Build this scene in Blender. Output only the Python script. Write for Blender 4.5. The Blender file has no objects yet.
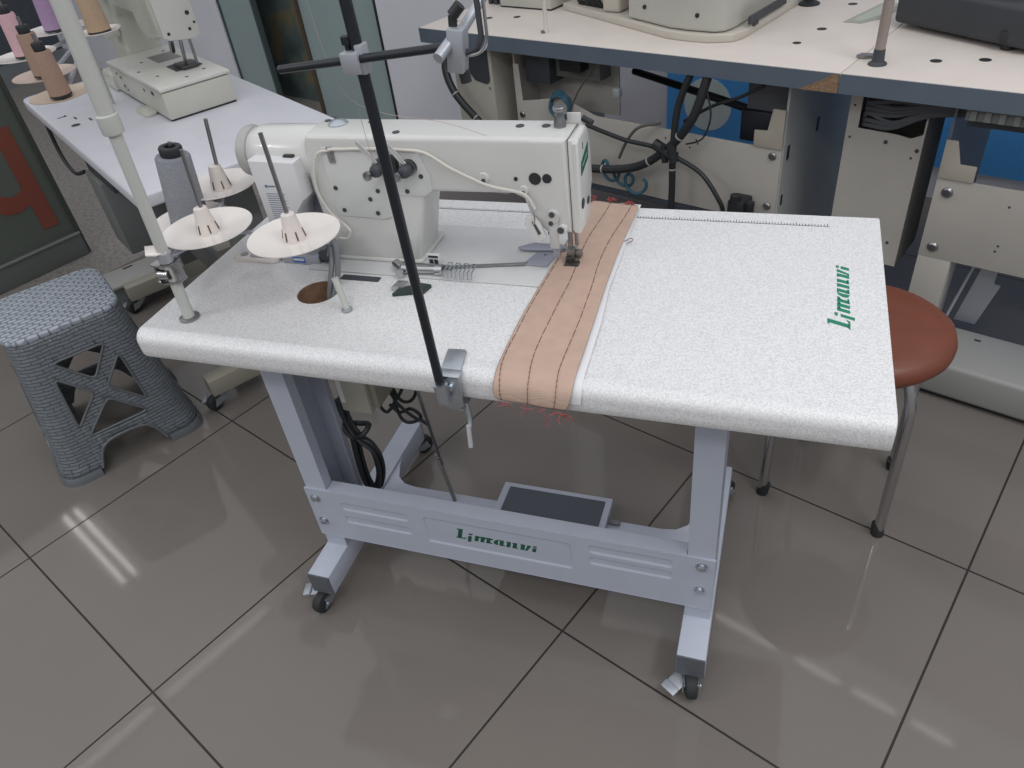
import bpy, bmesh, math, random
from math import sin, cos, pi, radians, sqrt
from mathutils import Vector, Matrix, Euler
from mathutils.geometry import tessellate_polygon
random.seed(7)
C = bpy.context.scene.collection
sc = bpy.context.scene

# ------------------------------------------------------------------ frames
# world: x along the front edge of the white sewing table, y away from the viewer, z up (metres)
ROOM = Matrix.Translation((-0.4530, 0.5143, 0)) @ Matrix.Rotation(-0.37396, 4, 'Z')   # axes of the floor tiles and walls
LEFT = Matrix.Rotation(radians(-32.5), 4, 'Z')                                        # axes of the other sewing table
IDENT = Matrix.Identity(4)
FR = [IDENT]

def frame(m): FR[0] = m

# ------------------------------------------------------------------ materials
def nodes_of(name):
    m = bpy.data.materials.new(name); m.use_nodes = True
    nt = m.node_tree
    return m, nt, nt.nodes['Principled BSDF']

def srgb(c):
    return tuple(((v/255)/12.92 if v/255 <= .04045 else ((v/255+.055)/1.055)**2.4) for v in c) + (1,)

MATS = {}
def mat(name, rgb, rough=.5, metal=0, noise=None, bump=None, coat=0, trans=0, spec=.5, linear=False):
    if name in MATS: return MATS[name]
    m, nt, b = nodes_of(name)
    col = rgb + (1,) if linear else srgb(rgb)
    b.inputs['Base Color'].default_value = col
    b.inputs['Roughness'].default_value = rough
    b.inputs['Metallic'].default_value = metal
    b.inputs['Specular IOR Level'].default_value = spec
    b.inputs['Coat Weight'].default_value = coat
    b.inputs['Transmission Weight'].default_value = trans
    tc = nt.nodes.new('ShaderNodeTexCoord')
    if noise:
        scale, amt = noise[0], noise[1]
        n = nt.nodes.new('ShaderNodeTexNoise'); n.inputs['Scale'].default_value = scale
        n.inputs['Detail'].default_value = 4
        nt.links.new(tc.outputs['Object'], n.inputs['Vector'])
        r = nt.nodes.new('ShaderNodeMapRange')
        r.inputs['From Min'].default_value = .3; r.inputs['From Max'].default_value = .7
        r.inputs['To Min'].default_value = 1-amt; r.inputs['To Max'].default_value = 1+amt
        nt.links.new(n.outputs['Fac'], r.inputs['Value'])
        mx = nt.nodes.new('ShaderNodeVectorMath'); mx.operation = 'SCALE'
        mx.inputs[0].default_value = col[:3]
        nt.links.new(r.outputs['Result'], mx.inputs['Scale'])
        nt.links.new(mx.outputs['Vector'], b.inputs['Base Color'])
    if bump:
        n = nt.nodes.new('ShaderNodeTexNoise'); n.inputs['Scale'].default_value = bump[0]
        nt.links.new(tc.outputs['Object'], n.inputs['Vector'])
        bp = nt.nodes.new('ShaderNodeBump'); bp.inputs['Strength'].default_value = bump[1]
        bp.inputs['Distance'].default_value = .002
        nt.links.new(n.outputs['Fac'], bp.inputs['Height']); nt.links.new(bp.outputs['Normal'], b.inputs['Normal'])
    MATS[name] = m
    return m

def math_node(nt, op, a, b=None):
    n = nt.nodes.new('ShaderNodeMath'); n.operation = op
    for i, v in enumerate((a, b)):
        if v is None: continue
        if isinstance(v, (int, float)): n.inputs[i].default_value = v
        else: nt.links.new(v, n.inputs[i])
    return n.outputs[0]

def tile_mat():
    T = .6018
    m, nt, b = nodes_of('grey porcelain tiles')
    tc = nt.nodes.new('ShaderNodeTexCoord'); sx = nt.nodes.new('ShaderNodeSeparateXYZ')
    nt.links.new(tc.outputs['Object'], sx.inputs[0])
    dx = math_node(nt, 'PINGPONG', sx.outputs['X'], T/2); dy = math_node(nt, 'PINGPONG', sx.outputs['Y'], T/2)
    d = math_node(nt, 'MINIMUM', dx, dy)
    g = math_node(nt, 'LESS_THAN', d, .0022)
    n = nt.nodes.new('ShaderNodeTexNoise'); n.inputs['Scale'].default_value = 2.2; n.inputs['Detail'].default_value = 6
    nt.links.new(tc.outputs['Object'], n.inputs['Vector'])
    n2 = nt.nodes.new('ShaderNodeTexNoise'); n2.inputs['Scale'].default_value = 180
    nt.links.new(tc.outputs['Object'], n2.inputs['Vector'])
    s = math_node(nt, 'ADD', math_node(nt, 'MULTIPLY', n.outputs['Fac'], .8), math_node(nt, 'MULTIPLY', n2.outputs['Fac'], .2))
    cr = nt.nodes.new('ShaderNodeValToRGB')
    cr.color_ramp.elements[0].position = .3; cr.color_ramp.elements[0].color = srgb((110, 105, 102))
    cr.color_ramp.elements[1].position = .7; cr.color_ramp.elements[1].color = srgb((118, 112, 107))
    nt.links.new(s, cr.inputs[0])
    mx = nt.nodes.new('ShaderNodeMix'); mx.data_type = 'RGBA'
    nt.links.new(g, mx.inputs['Factor']); nt.links.new(cr.outputs[0], mx.inputs[6]); mx.inputs[7].default_value = srgb((44, 42, 40))
    nt.links.new(mx.outputs[2], b.inputs['Base Color'])
    ro = math_node(nt, 'ADD', math_node(nt, 'MULTIPLY', g, .5), .065)
    nt.links.new(ro, b.inputs['Roughness'])
    b.inputs['Specular IOR Level'].default_value = .3
    bp = nt.nodes.new('ShaderNodeBump'); bp.inputs['Strength'].default_value = .6; bp.inputs['Distance'].default_value = .002; bp.invert = True
    nt.links.new(g, bp.inputs['Height']); nt.links.new(bp.outputs['Normal'], b.inputs['Normal'])
    return m

def speck_mat(name, lo, hi, scale, rough=.4):
    m, nt, b = nodes_of(name)
    tc = nt.nodes.new('ShaderNodeTexCoord')
    n = nt.nodes.new('ShaderNodeTexNoise'); n.inputs['Scale'].default_value = scale; n.inputs['Detail'].default_value = 3
    nt.links.new(tc.outputs['Object'], n.inputs['Vector'])
    cr = nt.nodes.new('ShaderNodeValToRGB')
    cr.color_ramp.elements[0].position = .38; cr.color_ramp.elements[0].color = srgb(lo)
    cr.color_ramp.elements[1].position = .58; cr.color_ramp.elements[1].color = srgb(hi)
    nt.links.new(n.outputs['Fac'], cr.inputs[0]); nt.links.new(cr.outputs[0], b.inputs['Base Color'])
    bp = nt.nodes.new('ShaderNodeBump'); bp.inputs['Strength'].default_value = .12; bp.inputs['Distance'].default_value = .001
    nt.links.new(n.outputs['Fac'], bp.inputs['Height']); nt.links.new(bp.outputs['Normal'], b.inputs['Normal'])
    b.inputs['Roughness'].default_value = rough
    return m

def weave_mat(name, c1, c2, axis='Z', sx=26, sz=95, mort=.003):
    """moulded wicker: offset rows of short raised strips"""
    m, nt, b = nodes_of(name)
    tc = nt.nodes.new('ShaderNodeTexCoord'); mp = nt.nodes.new('ShaderNodeMapping')
    nz = nt.nodes.new('ShaderNodeTexNoise'); nz.inputs['Scale'].default_value = 9; nt.links.new(tc.outputs['UV'], nz.inputs['Vector'])
    va = nt.nodes.new('ShaderNodeVectorMath'); va.operation = 'MULTIPLY_ADD'; va.inputs[1].default_value = (.05, .016, 0)
    nt.links.new(nz.outputs['Color'], va.inputs[0]); nt.links.new(tc.outputs['UV'], va.inputs[2])
    nt.links.new(va.outputs[0], mp.inputs[0])
    br = nt.nodes.new('ShaderNodeTexBrick')
    br.inputs['Scale'].default_value = 1
    br.inputs['Brick Width'].default_value = 1/sx; br.inputs['Row Height'].default_value = 1/sz
    br.inputs['Mortar Size'].default_value = mort; br.inputs['Mortar Smooth'].default_value = 1
    br.inputs['Color1'].default_value = srgb(c1); br.inputs['Color2'].default_value = srgb(tuple(int(v*.93) for v in c1)); br.inputs['Mortar'].default_value = srgb(c2)
    nt.links.new(mp.outputs[0], br.inputs['Vector'])
    nt.links.new(br.outputs['Color'], b.inputs['Base Color'])
    bp = nt.nodes.new('ShaderNodeBump'); bp.inputs['Strength'].default_value = 1; bp.inputs['Distance'].default_value = .004; bp.invert = True
    nt.links.new(br.outputs['Fac'], bp.inputs['Height']); nt.links.new(bp.outputs['Normal'], b.inputs['Normal'])
    b.inputs['Roughness'].default_value = .42
    return m

def fabric_mat(name, rgb):
    m, nt, b = nodes_of(name)
    tc = nt.nodes.new('ShaderNodeTexCoord')
    w = nt.nodes.new('ShaderNodeTexWave'); w.inputs['Scale'].default_value = 260; w.bands_direction = 'Y'
    nt.links.new(tc.outputs['Object'], w.inputs['Vector'])
    n = nt.nodes.new('ShaderNodeTexNoise'); n.inputs['Scale'].default_value = 40; nt.links.new(tc.outputs['Object'], n.inputs['Vector'])
    h = math_node(nt, 'ADD', math_node(nt, 'MULTIPLY', w.outputs['Fac'], .4), n.outputs['Fac'])
    cr = nt.nodes.new('ShaderNodeValToRGB')
    cr.color_ramp.elements[0].position = .3; cr.color_ramp.elements[0].color = srgb(tuple(int(v*.93) for v in rgb))
    cr.color_ramp.elements[1].position = 1; cr.color_ramp.elements[1].color = srgb(rgb)
    nt.links.new(h, cr.inputs[0]); nt.links.new(cr.outputs[0], b.inputs['Base Color'])
    bp = nt.nodes.new('ShaderNodeBump'); bp.inputs['Strength'].default_value = .3; bp.inputs['Distance'].default_value = .001
    nt.links.new(h, bp.inputs['Height']); nt.links.new(bp.outputs['Normal'], b.inputs['Normal'])
    b.inputs['Roughness'].default_value = .9
    return m

M_FLOOR = tile_mat()
M_CORR = speck_mat('mottled grey corridor floor', (112, 108, 104), (136, 131, 126), 60, .5)
M_TOP = speck_mat('speckled white laminate', (198, 198, 200), (220, 220, 222), 420, .42)
M_BACKTOP = mat('worn cream laminate', (214, 205, 198), .5, noise=(9, .03))
M_LTOP = mat('smooth white laminate', (204, 204, 212), .35, noise=(14, .03))
M_EDGE = mat('blue grey edge band', (92, 103, 116), .5, noise=(12, .05))
M_CHIP = mat('raw chipboard core', (138, 112, 88), .9, noise=(150, .35))
M_STAND = mat('pale blue grey painted steel', (174, 180, 194), .4, noise=(30, .02))
M_CAP = mat('dark end cap plastic', (88, 92, 98), .5)
M_CHROME = mat('chrome', (190, 190, 192), .18, 1)
M_STEEL = mat('brushed steel', (150, 150, 152), .32, 1, noise=(60, .1))
M_ALU = mat('cast aluminium', (172, 176, 184), .45, .55)
M_ZINC = mat('zinc plated steel', (185, 192, 200), .28, .9, noise=(40, .08))
M_RUB = mat('dark rubber', (38, 40, 42), .7)
M_BLK = mat('black enamel rod', (26, 30, 38), .35)
M_BLKP = mat('black plastic', (36, 38, 42), .5)
M_HEAD = mat('glossy cream white enamel', (203, 203, 201), .25, coat=.3, noise=(20, .01))
M_BED = mat('satin cream bed enamel', (198, 199, 200), .4, noise=(30, .015))
M_PLATE = mat('cream cover plate', (203, 204, 203), .3)
M_DISC = mat('glossy white plastic', (222, 216, 212), .14)
M_CONE = mat('aged cream plastic', (216, 208, 203), .3)
M_POLE = mat('pale grey painted pole', (186, 188, 184), .4)
M_GREYTHR = mat('grey thread', (132, 134, 142), .85, noise=(300, .12), bump=(700, .4))
M_PINK = mat('pink thread', (196, 160, 168), .85, noise=(300, .08), bump=(700, .3))
M_BRN = mat('dusty brown thread', (152, 126, 112), .85, noise=(300, .08), bump=(700, .3))
M_TAN = mat('tan thread', (172, 148, 124), .85, noise=(300, .08), bump=(700, .3))
M_LAV = mat('lavender thread', (158, 132, 166), .85, noise=(300, .08), bump=(700, .3))
M_TUBE = mat('ivory thread tube', (206, 202, 194), .4)
M_TANF = fabric_mat('beige cotton fabric', (186, 160, 145))
M_PAPER = mat('white backing cloth', (214, 214, 218), .85)
M_STITCH = mat('dark maroon stitching', (104, 62, 58), .9)
M_FRAY = mat('red thread ends', (168, 76, 74), .9)
M_FRAYD = mat('dusty rose thread ends', (150, 88, 92), .9)
M_GREEN = mat('green print', (20, 122, 92), .5)
M_DGREEN = mat('dark green print', (14, 82, 60), .5)
M_PRINT = mat('black print', (50, 50, 52), .7)
M_BEIGE = mat('beige powder coated steel', (176, 172, 166), .5, noise=(10, .04))
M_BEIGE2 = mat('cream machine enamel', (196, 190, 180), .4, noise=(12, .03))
M_LBODY = mat('greenish cream machine enamel', (192, 192, 182), .38, noise=(12, .03))
M_DGREY = mat('dark grey plastic', (62, 66, 72), .5, noise=(20, .04))
M_GBOX = mat('grey steel box', (112, 114, 114), .5, noise=(20, .05))
M_BROWN = mat('brown leatherette', (112, 60, 42), .45, noise=(25, .07), bump=(120, .25))
M_FOAM = mat('worn seat edge', (168, 126, 96), .9)
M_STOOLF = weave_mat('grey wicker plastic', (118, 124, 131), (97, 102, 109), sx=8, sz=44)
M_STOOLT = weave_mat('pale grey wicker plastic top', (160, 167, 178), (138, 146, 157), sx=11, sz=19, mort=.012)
M_STOOLR = mat('smooth grey plastic', (98, 102, 106), .4)
M_WALL = mat('lavender grey painted wall', (222, 222, 232), .6, noise=(4, .03))
M_FROST = mat('frosted greenish glass', (172, 190, 192), .28, trans=.25, noise=(2, .05))
M_SIGNG = mat('smoked glass pane', (92, 98, 92), .2, noise=(3, .05))
M_REDV = mat('dull red vinyl', (126, 68, 56), .5)
M_ALFR = mat('grey aluminium frame', (112, 114, 114), .4, .3)
M_BLUE = mat('blue vinyl', (86, 168, 240), .5)
M_CIRC = mat('pale grey vinyl', (214, 226, 228), .5)
M_DARKW = mat('dark slate wall', (70, 76, 84), .5, noise=(3, .25))
M_CABLE = mat('dark grey cable', (44, 46, 50), .5)
M_CABLEG = mat('grey cable', (120, 124, 128), .45)
M_WOODH = mat('raw wood hole wall', (126, 98, 78), .9, noise=(100, .2))
M_BLUET = mat('teal air hose', (52, 92, 110), .4)
M_MAT = mat('ribbed black pedal rubber', (76, 82, 92), .55)
M_LBLUE = mat('blue sticker', (46, 96, 190), .5)
M_WHITE = mat('white label', (206, 208, 212), .6)
M_GUIDE = mat('grey slide plate', (150, 154, 166), .35, .3)

# ------------------------------------------------------------------ mesh helpers (coordinates in the current frame)
def new(): return bmesh.new()

def _bevel(bm, vs, bev, seg=2):
    if not bev: return
    es = set()
    for v in vs:
        for e in v.link_edges: es.add(e)
    bmesh.ops.bevel(bm, geom=list(es), offset=bev, segments=seg, affect='EDGES', profile=.5, clamp_overlap=True)

def box(bm, x0, x1, y0, y1, z0, z1, bev=0, seg=2, rot=None, piv=None):
    m = Matrix.Translation(((x0+x1)/2, (y0+y1)/2, (z0+z1)/2)) @ Matrix.Diagonal((x1-x0, y1-y0, z1-z0, 1))
    if rot is not None:
        p = Vector(piv) if piv is not None else Vector(((x0+x1)/2, (y0+y1)/2, (z0+z1)/2))
        m = Matrix.Translation(p) @ rot @ Matrix.Translation(-p) @ m
    r = bmesh.ops.create_cube(bm, size=1, matrix=m)
    _bevel(bm, r['verts'], bev, seg)
    return bm

def cyl(bm, p0, p1, r0, r1=None, seg=20, caps=True):
    p0, p1 = Vector(p0), Vector(p1); r1 = r0 if r1 is None else r1
    d = p1-p0; q = Vector((0, 0, 1)).rotation_difference(d.normalized()).to_matrix().to_4x4()
    bmesh.ops.create_cone(bm, cap_ends=caps, segments=seg, radius1=r0, radius2=r1, depth=d.length,
                          matrix=Matrix.Translation((p0+p1)/2) @ q)
    return bm

def lathe(bm, prof, origin=(0, 0, 0), axis=(0, 0, 1), seg=28):
    """prof: (radius, height) pairs, spun round axis"""
    o = Vector(origin); q = Vector((0, 0, 1)).rotation_difference(Vector(axis).normalized()).to_matrix()
    rings = []
    for r, h in prof:
        if r < 1e-6: rings.append([bm.verts.new(o + q @ Vector((0, 0, h)))])
        else: rings.append([bm.verts.new(o + q @ Vector((r*cos(2*pi*k/seg), r*sin(2*pi*k/seg), h))) for k in range(seg)])
    for a, b in zip(rings, rings[1:]):
        for k in range(seg):
            k2 = (k+1) % seg
            if len(a) == 1 and len(b) == 1: continue
            if len(a) == 1: bm.faces.new((a[0], b[k2], b[k]))
            elif len(b) == 1: bm.faces.new((a[k], a[k2], b[0]))
            else: bm.faces.new((a[k], a[k2], b[k2], b[k]))
    if len(rings[0]) > 1: bm.faces.new(list(reversed(rings[0])))
    if len(rings[-1]) > 1: bm.faces.new(rings[-1])
    return bm

def smooth_path(pts, n=6, closed=False):
    P = [Vector(p) for p in pts]
    if len(P) < 3: return P
    out = []
    N = len(P)
    rng = range(N) if closed else range(N-1)
    for i in rng:
        if closed: a, b, c, d = P[(i-1) % N], P[i], P[(i+1) % N], P[(i+2) % N]
        else: a, b, c, d = P[max(i-1, 0)], P[i], P[i+1], P[min(i+2, N-1)]
        for k in range(n):
            t = k/n
            out.append(.5*((2*b) + (-a+c)*t + (2*a-5*b+4*c-d)*t*t + (-a+3*b-3*c+d)*t**3))
    if not closed: out.append(P[-1])
    return out

def tube(bm, pts, r, seg=8, sm=6, closed=False, flat=1.0):
    P = smooth_path(pts, sm, closed) if sm else [Vector(p) for p in pts]
    rings = []; prev = None; n = len(P)
    for i, p in enumerate(P):
        if closed: t = P[(i+1) % n]-P[i-1]
        else: t = P[min(i+1, n-1)]-P[max(i-1, 0)]
        if t.length < 1e-9: t = Vector((0, 0, 1))
        t.normalize()
        if prev is None: a = t.orthogonal().normalized()
        else:
            a = prev - t*prev.dot(t)
            a = a.normalized() if a.length > 1e-6 else t.orthogonal().normalized()
        prev = a; b = t.cross(a)
        rr = r(i/(max(n-1, 1))) if callable(r) else r
        rings.append([bm.verts.new(p + (a*cos(2*pi*k/seg)*flat + b*sin(2*pi*k/seg))*rr) for k in range(seg)])
    m = n if closed else n-1
    for i in range(m):
        A, B = rings[i], rings[(i+1) % n]
        for k in range(seg): bm.faces.new((A[k], A[(k+1) % seg], B[(k+1) % seg], B[k]))
    if not closed:
        bm.faces.new(list(reversed(rings[0]))); bm.faces.new(rings[-1])
    return bm

def prism(bm, poly, lo, hi, axis='y', bev=0, seg=2, only_outer=True):
    """polygon extruded along an axis: axis y takes (x,z) points, x takes (y,z), z takes (x,y)"""
    def P(a, b, c):
        return {'y': (a, c, b), 'x': (c, a, b), 'z': (a, b, c)}[axis]
    A = [bm.verts.new(P(a, b, lo)) for a, b in poly]; B = [bm.verts.new(P(a, b, hi)) for a, b in poly]
    n = len(poly)
    f0 = bm.faces.new(A); f1 = bm.faces.new(list(reversed(B)))
    for i in range(n):
        bm.faces.new((A[i], B[i], B[(i+1) % n], A[(i+1) % n]))
    bmesh.ops.recalc_face_normals(bm, faces=list({f for v in A+B for f in v.link_faces}))
    if bev:
        es = [e for e in f0.edges] + [e for e in f1.edges]
        bmesh.ops.bevel(bm, geom=es, offset=bev, segments=seg, affect='EDGES', profile=.5, clamp_overlap=True)
    return bm

def rrect(x0, x1, y0, y1, r, n=5):
    pts = []
    rs = r if isinstance(r, (list, tuple)) else (r,)*4
    for (cx, cy, a0), rr in zip(((x1, y1, 0), (x0, y1, 90), (x0, y0, 180), (x1, y0, 270)), rs):
        sx = -1 if cx == x1 else 1; sy = -1 if cy == y1 else 1
        if rr <= 0: pts.append((cx, cy)); continue
        for k in range(n+1):
            a = radians(a0+90*k/n)
            pts.append((cx+sx*rr+rr*cos(a), cy+sy*rr+rr*sin(a)))
    return pts

def sheet(bm, outer, holes, f, thick=0):
    """flat outline with holes, mapped by f(a,b,side) to 3-D; side 0/1 are its two faces"""
    loops = [outer]+holes
    tris = tessellate_polygon([[Vector((a, b, 0)) for a, b in L] for L in loops])
    flat = [p for L in loops for p in L]
    vs0 = [bm.verts.new(f(a, b, 0)) for a, b in flat]
    for t in tris: bm.faces.new([vs0[i] for i in t])
    if thick:
        vs1 = [bm.verts.new(f(a, b, 1)) for a, b in flat]
        for t in tris: bm.faces.new([vs1[i] for i in reversed(t)])
        k = 0
        for L in loops:
            n = len(L)
            for i in range(n):
                bm.faces.new((vs0[k+i], vs0[k+(i+1) % n], vs1[k+(i+1) % n], vs1[k+i]))
            k += n
    return bm

# ------------------------------------------------------------------ object helpers
def label(o, lab=None, cat=None, group=None, kind=None):
    if lab: o['label'] = lab
    if cat: o['category'] = cat
    if group: o['group'] = group
    if kind: o['kind'] = kind
    return o

def thing(name, lab, cat, loc, group=None, kind=None):
    o = bpy.data.objects.new(name, None); C.objects.link(o)
    o.empty_display_size = .05
    o.matrix_world = FR[0] @ Matrix.Translation(loc)
    return label(o, lab, cat, group, kind)

def world_of(o):
    m = Matrix.LocRotScale(o.location, o.rotation_euler, o.scale)
    return (world_of(o.parent) @ m) if o.parent else m

def obj(name, bm, m, parent=None, lab=None, cat=None, group=None, kind=None, smooth=35, loc=None, recalc=True, mats=None):
    """link the bmesh as one object; vertices are given in the current frame"""
    if recalc: bmesh.ops.recalc_face_normals(bm, faces=bm.faces[:])
    me = bpy.data.meshes.new(name)
    vs = bm.verts
    if parent is not None:
        base = world_of(parent)
        X = base.inverted() @ FR[0]
        bm.transform(X)
    else:
        if loc is None:
            xs = [v.co.x for v in vs]; ys = [v.co.y for v in vs]; zs = [v.co.z for v in vs]
            loc = ((min(xs)+max(xs))/2, (min(ys)+max(ys))/2, min(zs))
        bm.transform(Matrix.Translation(-Vector(loc)))
    bm.to_mesh(me); bm.free()
    o = bpy.data.objects.new(name, me); C.objects.link(o)
    if parent is not None: o.parent = parent
    else: o.matrix_world = FR[0] @ Matrix.Translation(loc)
    for mm in (mats or [m]): me.materials.append(mm)
    if smooth:
        for p in me.polygons: p.use_smooth = True
        try: me.set_sharp_from_angle(angle=radians(smooth))
        except Exception: pass
    return label(o, lab, cat, group, kind)

def bx(name, m, parent, *a, bev=0, seg=2, **k):
    return obj(name, box(new(), *a, bev=bev, seg=seg), m, parent, **k)
def cy(name, m, parent, p0, p1, r0, r1=None, seg=20, **k):
    return obj(name, cyl(new(), p0, p1, r0, r1, seg), m, parent, **k)
def tb(name, m, parent, pts, r, seg=8, sm=6, closed=False, **k):
    return obj(name, tube(new(), pts, r, seg, sm, closed), m, parent, **k)

def kids(o): return [c for c in bpy.data.objects if c.parent == o]
def copy_tree(o, parent=None):
    c = o.copy(); C.objects.link(c); c.parent = parent
    for ch in kids(o): copy_tree(ch, c)
    return c

# ================================================================== THE SETTING
frame(ROOM)
def plane(name, x0, x1, y0, y1, z, m, th=.05, **k):
    return obj(name, box(new(), x0, x1, y0, y1, z-th, z), m, None, loc=(0, 0, z), **k)
f = plane('floor', -1.262, 4.6, -4.5, 5.0, 0, M_FLOOR, kind='structure')
f = plane('floor_corridor', -6.0, -1.262, -4.5, 5.0, 0, M_CORR, kind='structure')

WV = 1.84
bx('wall_back', M_WALL, None, -.30, 4.6, 2.25, 2.35, 0, 2.9, kind='structure')
bx('wall_back_middle', M_WALL, None, -1.18, -.30, WV, WV+.1, 0, 2.9, kind='structure')
bx('wall_back_left', M_WALL, None, -6.0, -2.56, WV, WV+.1, 0, 2.9, kind='structure')
# frosted glass screen left of the wall, with an open gap in it
w = thing('window_1', None, None, (-1.7, WV+.02, 0), kind='structure')
bx('glass_pane', M_FROST, w, -1.80, -1.19, WV+.02, WV+.03, .012, 2.5)
bx('glass_pane', M_FROST, w, -2.55, -2.225, WV+.02, WV+.03, .012, 2.5)
bx('edge_strip', M_BLKP, w, -1.19, -1.176, WV-.004, WV+.04, 0, 2.5)
bx('edge_strip', mat('bronze edge strip', (92, 78, 68), .4, .3), w, -1.825, -1.80, WV+.01, WV+.04, 0, 2.5)
bx('edge_strip', mat('dark grey seal', (78, 88, 90), .4), w, -2.225, -2.21, WV+.01, WV+.04, 0, 2.5)
bx('edge_strip', mat('dark grey seal', (78, 88, 90), .4), w, -2.565, -2.55, WV+.01, WV+.04, 0, 2.5)
# what shows through: corridor wall a little behind with a patterned poster
bx('wall_corridor', mat('pale greenish wall', (140, 150, 150), .6), None, -6.0, -1.2, 3.4, 3.5, 0, 2.9, kind='structure')
m, nt, b = nodes_of('dim green and amber patterned poster')
tc = nt.nodes.new('ShaderNodeTexCoord'); n = nt.nodes.new('ShaderNodeTexNoise'); n.inputs['Scale'].default_value = 5; n.inputs['Detail'].default_value = 5
nt.links.new(tc.outputs['Object'], n.inputs['Vector'])
cr = nt.nodes.new('ShaderNodeValToRGB'); e = cr.color_ramp.elements
e[0].position = .35; e[0].color = srgb((62, 74, 78)); e[1].position = .5; e[1].color = srgb((88, 102, 98))
x = e.new(.58); x.color = srgb((120, 108, 78)); x = e.new(.7); x.color = srgb((70, 96, 112))
nt.links.new(n.outputs['Fac'], cr.inputs[0]); nt.links.new(cr.outputs[0], b.inputs['Base Color']); b.inputs['Roughness'].default_value = .5
M_POST = m
obj('poster', box(new(), -2.6, -1.75, 2.02, 2.035, 0, 2.2), M_POST, None, 'dim green and amber poster seen through the gap in the glass screen', 'poster')
# far wall of the corridor at the left, with a pale skirting
bx('wall_far_left', M_DARKW, None, -6.1, -5.0, -4.5, 5.0, 0, 2.9, kind='structure')
bx('baseboard_far_left', mat('pale skirting', (120, 124, 126), .4), None, -5.0, -4.7, -4.5, 5.0, 0, .1, kind='structure')
# glazed shopfront pane at the left with part of a red letter
w = thing('window_2', None, None, (-1.54, -1, 0), kind='structure')
bx('window_frame', M_ALFR, w, -1.575, -1.505, -3.2, .30, 0, .095, bev=.004)
bx('window_frame', mat('pale aluminium bead', (150, 152, 150), .35, .4), w, -1.512, -1.498, -3.2, .30, .095, .104, bev=.002)
bx('window_frame', mat('dark frame edge', (66, 70, 68), .4), w, -1.555, -1.52, .296, .312, 0, 1.05)
bx('window_frame', M_ALFR, w, -1.555, -1.525, -3.2, .30, 1.05, 1.08, bev=.003)
bx('glass_pane', M_SIGNG, w, -1.545, -1.535, -3.2, .296, .1, 1.05)
# letter like an upside 4: bar with a hook
bm = new()
hook = [(.253, .155), (.253, .56), (.19, .56), (.19, .33), (.15, .315), (.11, .33), (.10, .40), (.10, .56), (.035, .56), (.035, .38), (.05, .30), (.09, .262), (.14, .252), (.19, .265), (.19, .155)]
prism(bm, hook, -1.534, -1.5325, axis='x')
obj('letter', bm, M_REDV, w, lab='part of a large dull red letter')

# blue graphic wall panels behind the long bench
t = thing('wall_graphic', 'blue wall graphic with a pale disc, behind the underside of the long bench', 'wall graphic', (.55, 2.244, 0))
bx('panel', M_BLUE, t, .13, .545, 2.242, 2.249, .09, .64)
obj('disc', cyl(new(), (.322, 2.240, .225), (.322, 2.2415, .225), .108, seg=48), M_CIRC, t, lab='pale grey disc')
t = obj('wall_graphic', box(new(), .80, 2.8, 2.242, 2.249, .12, .64), M_BLUE, None, 'plain blue wall graphic at the right, seen under the bench end with the cable comb', 'wall graphic')

# ================================================================== WHITE SEWING TABLE (front)
frame(IDENT)
H = .725
tab = thing('sewing_table', 'white speckled sewing table on a pale blue-grey wheeled stand, nearest the camera', 'sewing table', (.58, .27, 0))
# top: near edge rounded over (postformed), cut for the cable hole
def top_outline(): return rrect(-.010, 1.1545, 0, .536, (.004, .004, .014, .003), 6)
bm = new()
hole = [(.255+.037*cos(a*pi/12), .172+.037*sin(a*pi/12)) for a in range(24)]
nose = [(0, 0)]
# vertical profile: list of (inset at near edge, z)
prof = []
for k in range(7):
    a = pi/2*k/6
    prof.append((.018-.018*sin(a), H-.018+.018*cos(a)))
prof += [(0, H-.030), (.0005, H-.040), (.003, H-.0445)]
out0 = top_outline()
def ring_at(ins, z):
    r = []
    for (x, y) in out0:
        yy = y; xx = x
        if y < .06: yy = y+ins*(1-y/.06)
        if x < .03 and y < .5: xx = x+ins*.12*(1-x/.03)
        r.append(bm.verts.new((xx, yy, z)))
    return r
rings = [ring_at(i, z) for i, z in prof]
n = len(out0)
for A, B in zip(rings, rings[1:]):
    for k in range(n): bm.faces.new((A[k], A[(k+1) % n], B[(k+1) % n], B[k]))
top_pts = [(v.co.x, v.co.y) for v in rings[0]]; bot_pts = [(v.co.x, v.co.y) for v in rings[-1]]
def cap(ringv, z, flip):
    hv = [bm.verts.new((x, y, z)) for x, y in hole]
    loops = [[Vector((v.co.x, v.co.y, 0)) for v in ringv], [Vector((x, y, 0)) for x, y in hole]]
    flat = ringv+hv
    for tri in tessellate_polygon(loops):
        vs = [flat[i] for i in tri]
        bm.faces.new(vs if not flip else vs[::-1])
    return hv
h0 = cap(rings[0], H, False); h1 = cap(rings[-1], H-.0445, True)
for k in range(24): bm.faces.new((h0[k], h0[(k+1) % 24], h1[(k+1) % 24], h1[k]))
top = obj('tabletop', bm, M_TOP, tab, smooth=40, lab='white speckled top with a rounded front edge')
bm = new()
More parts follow.
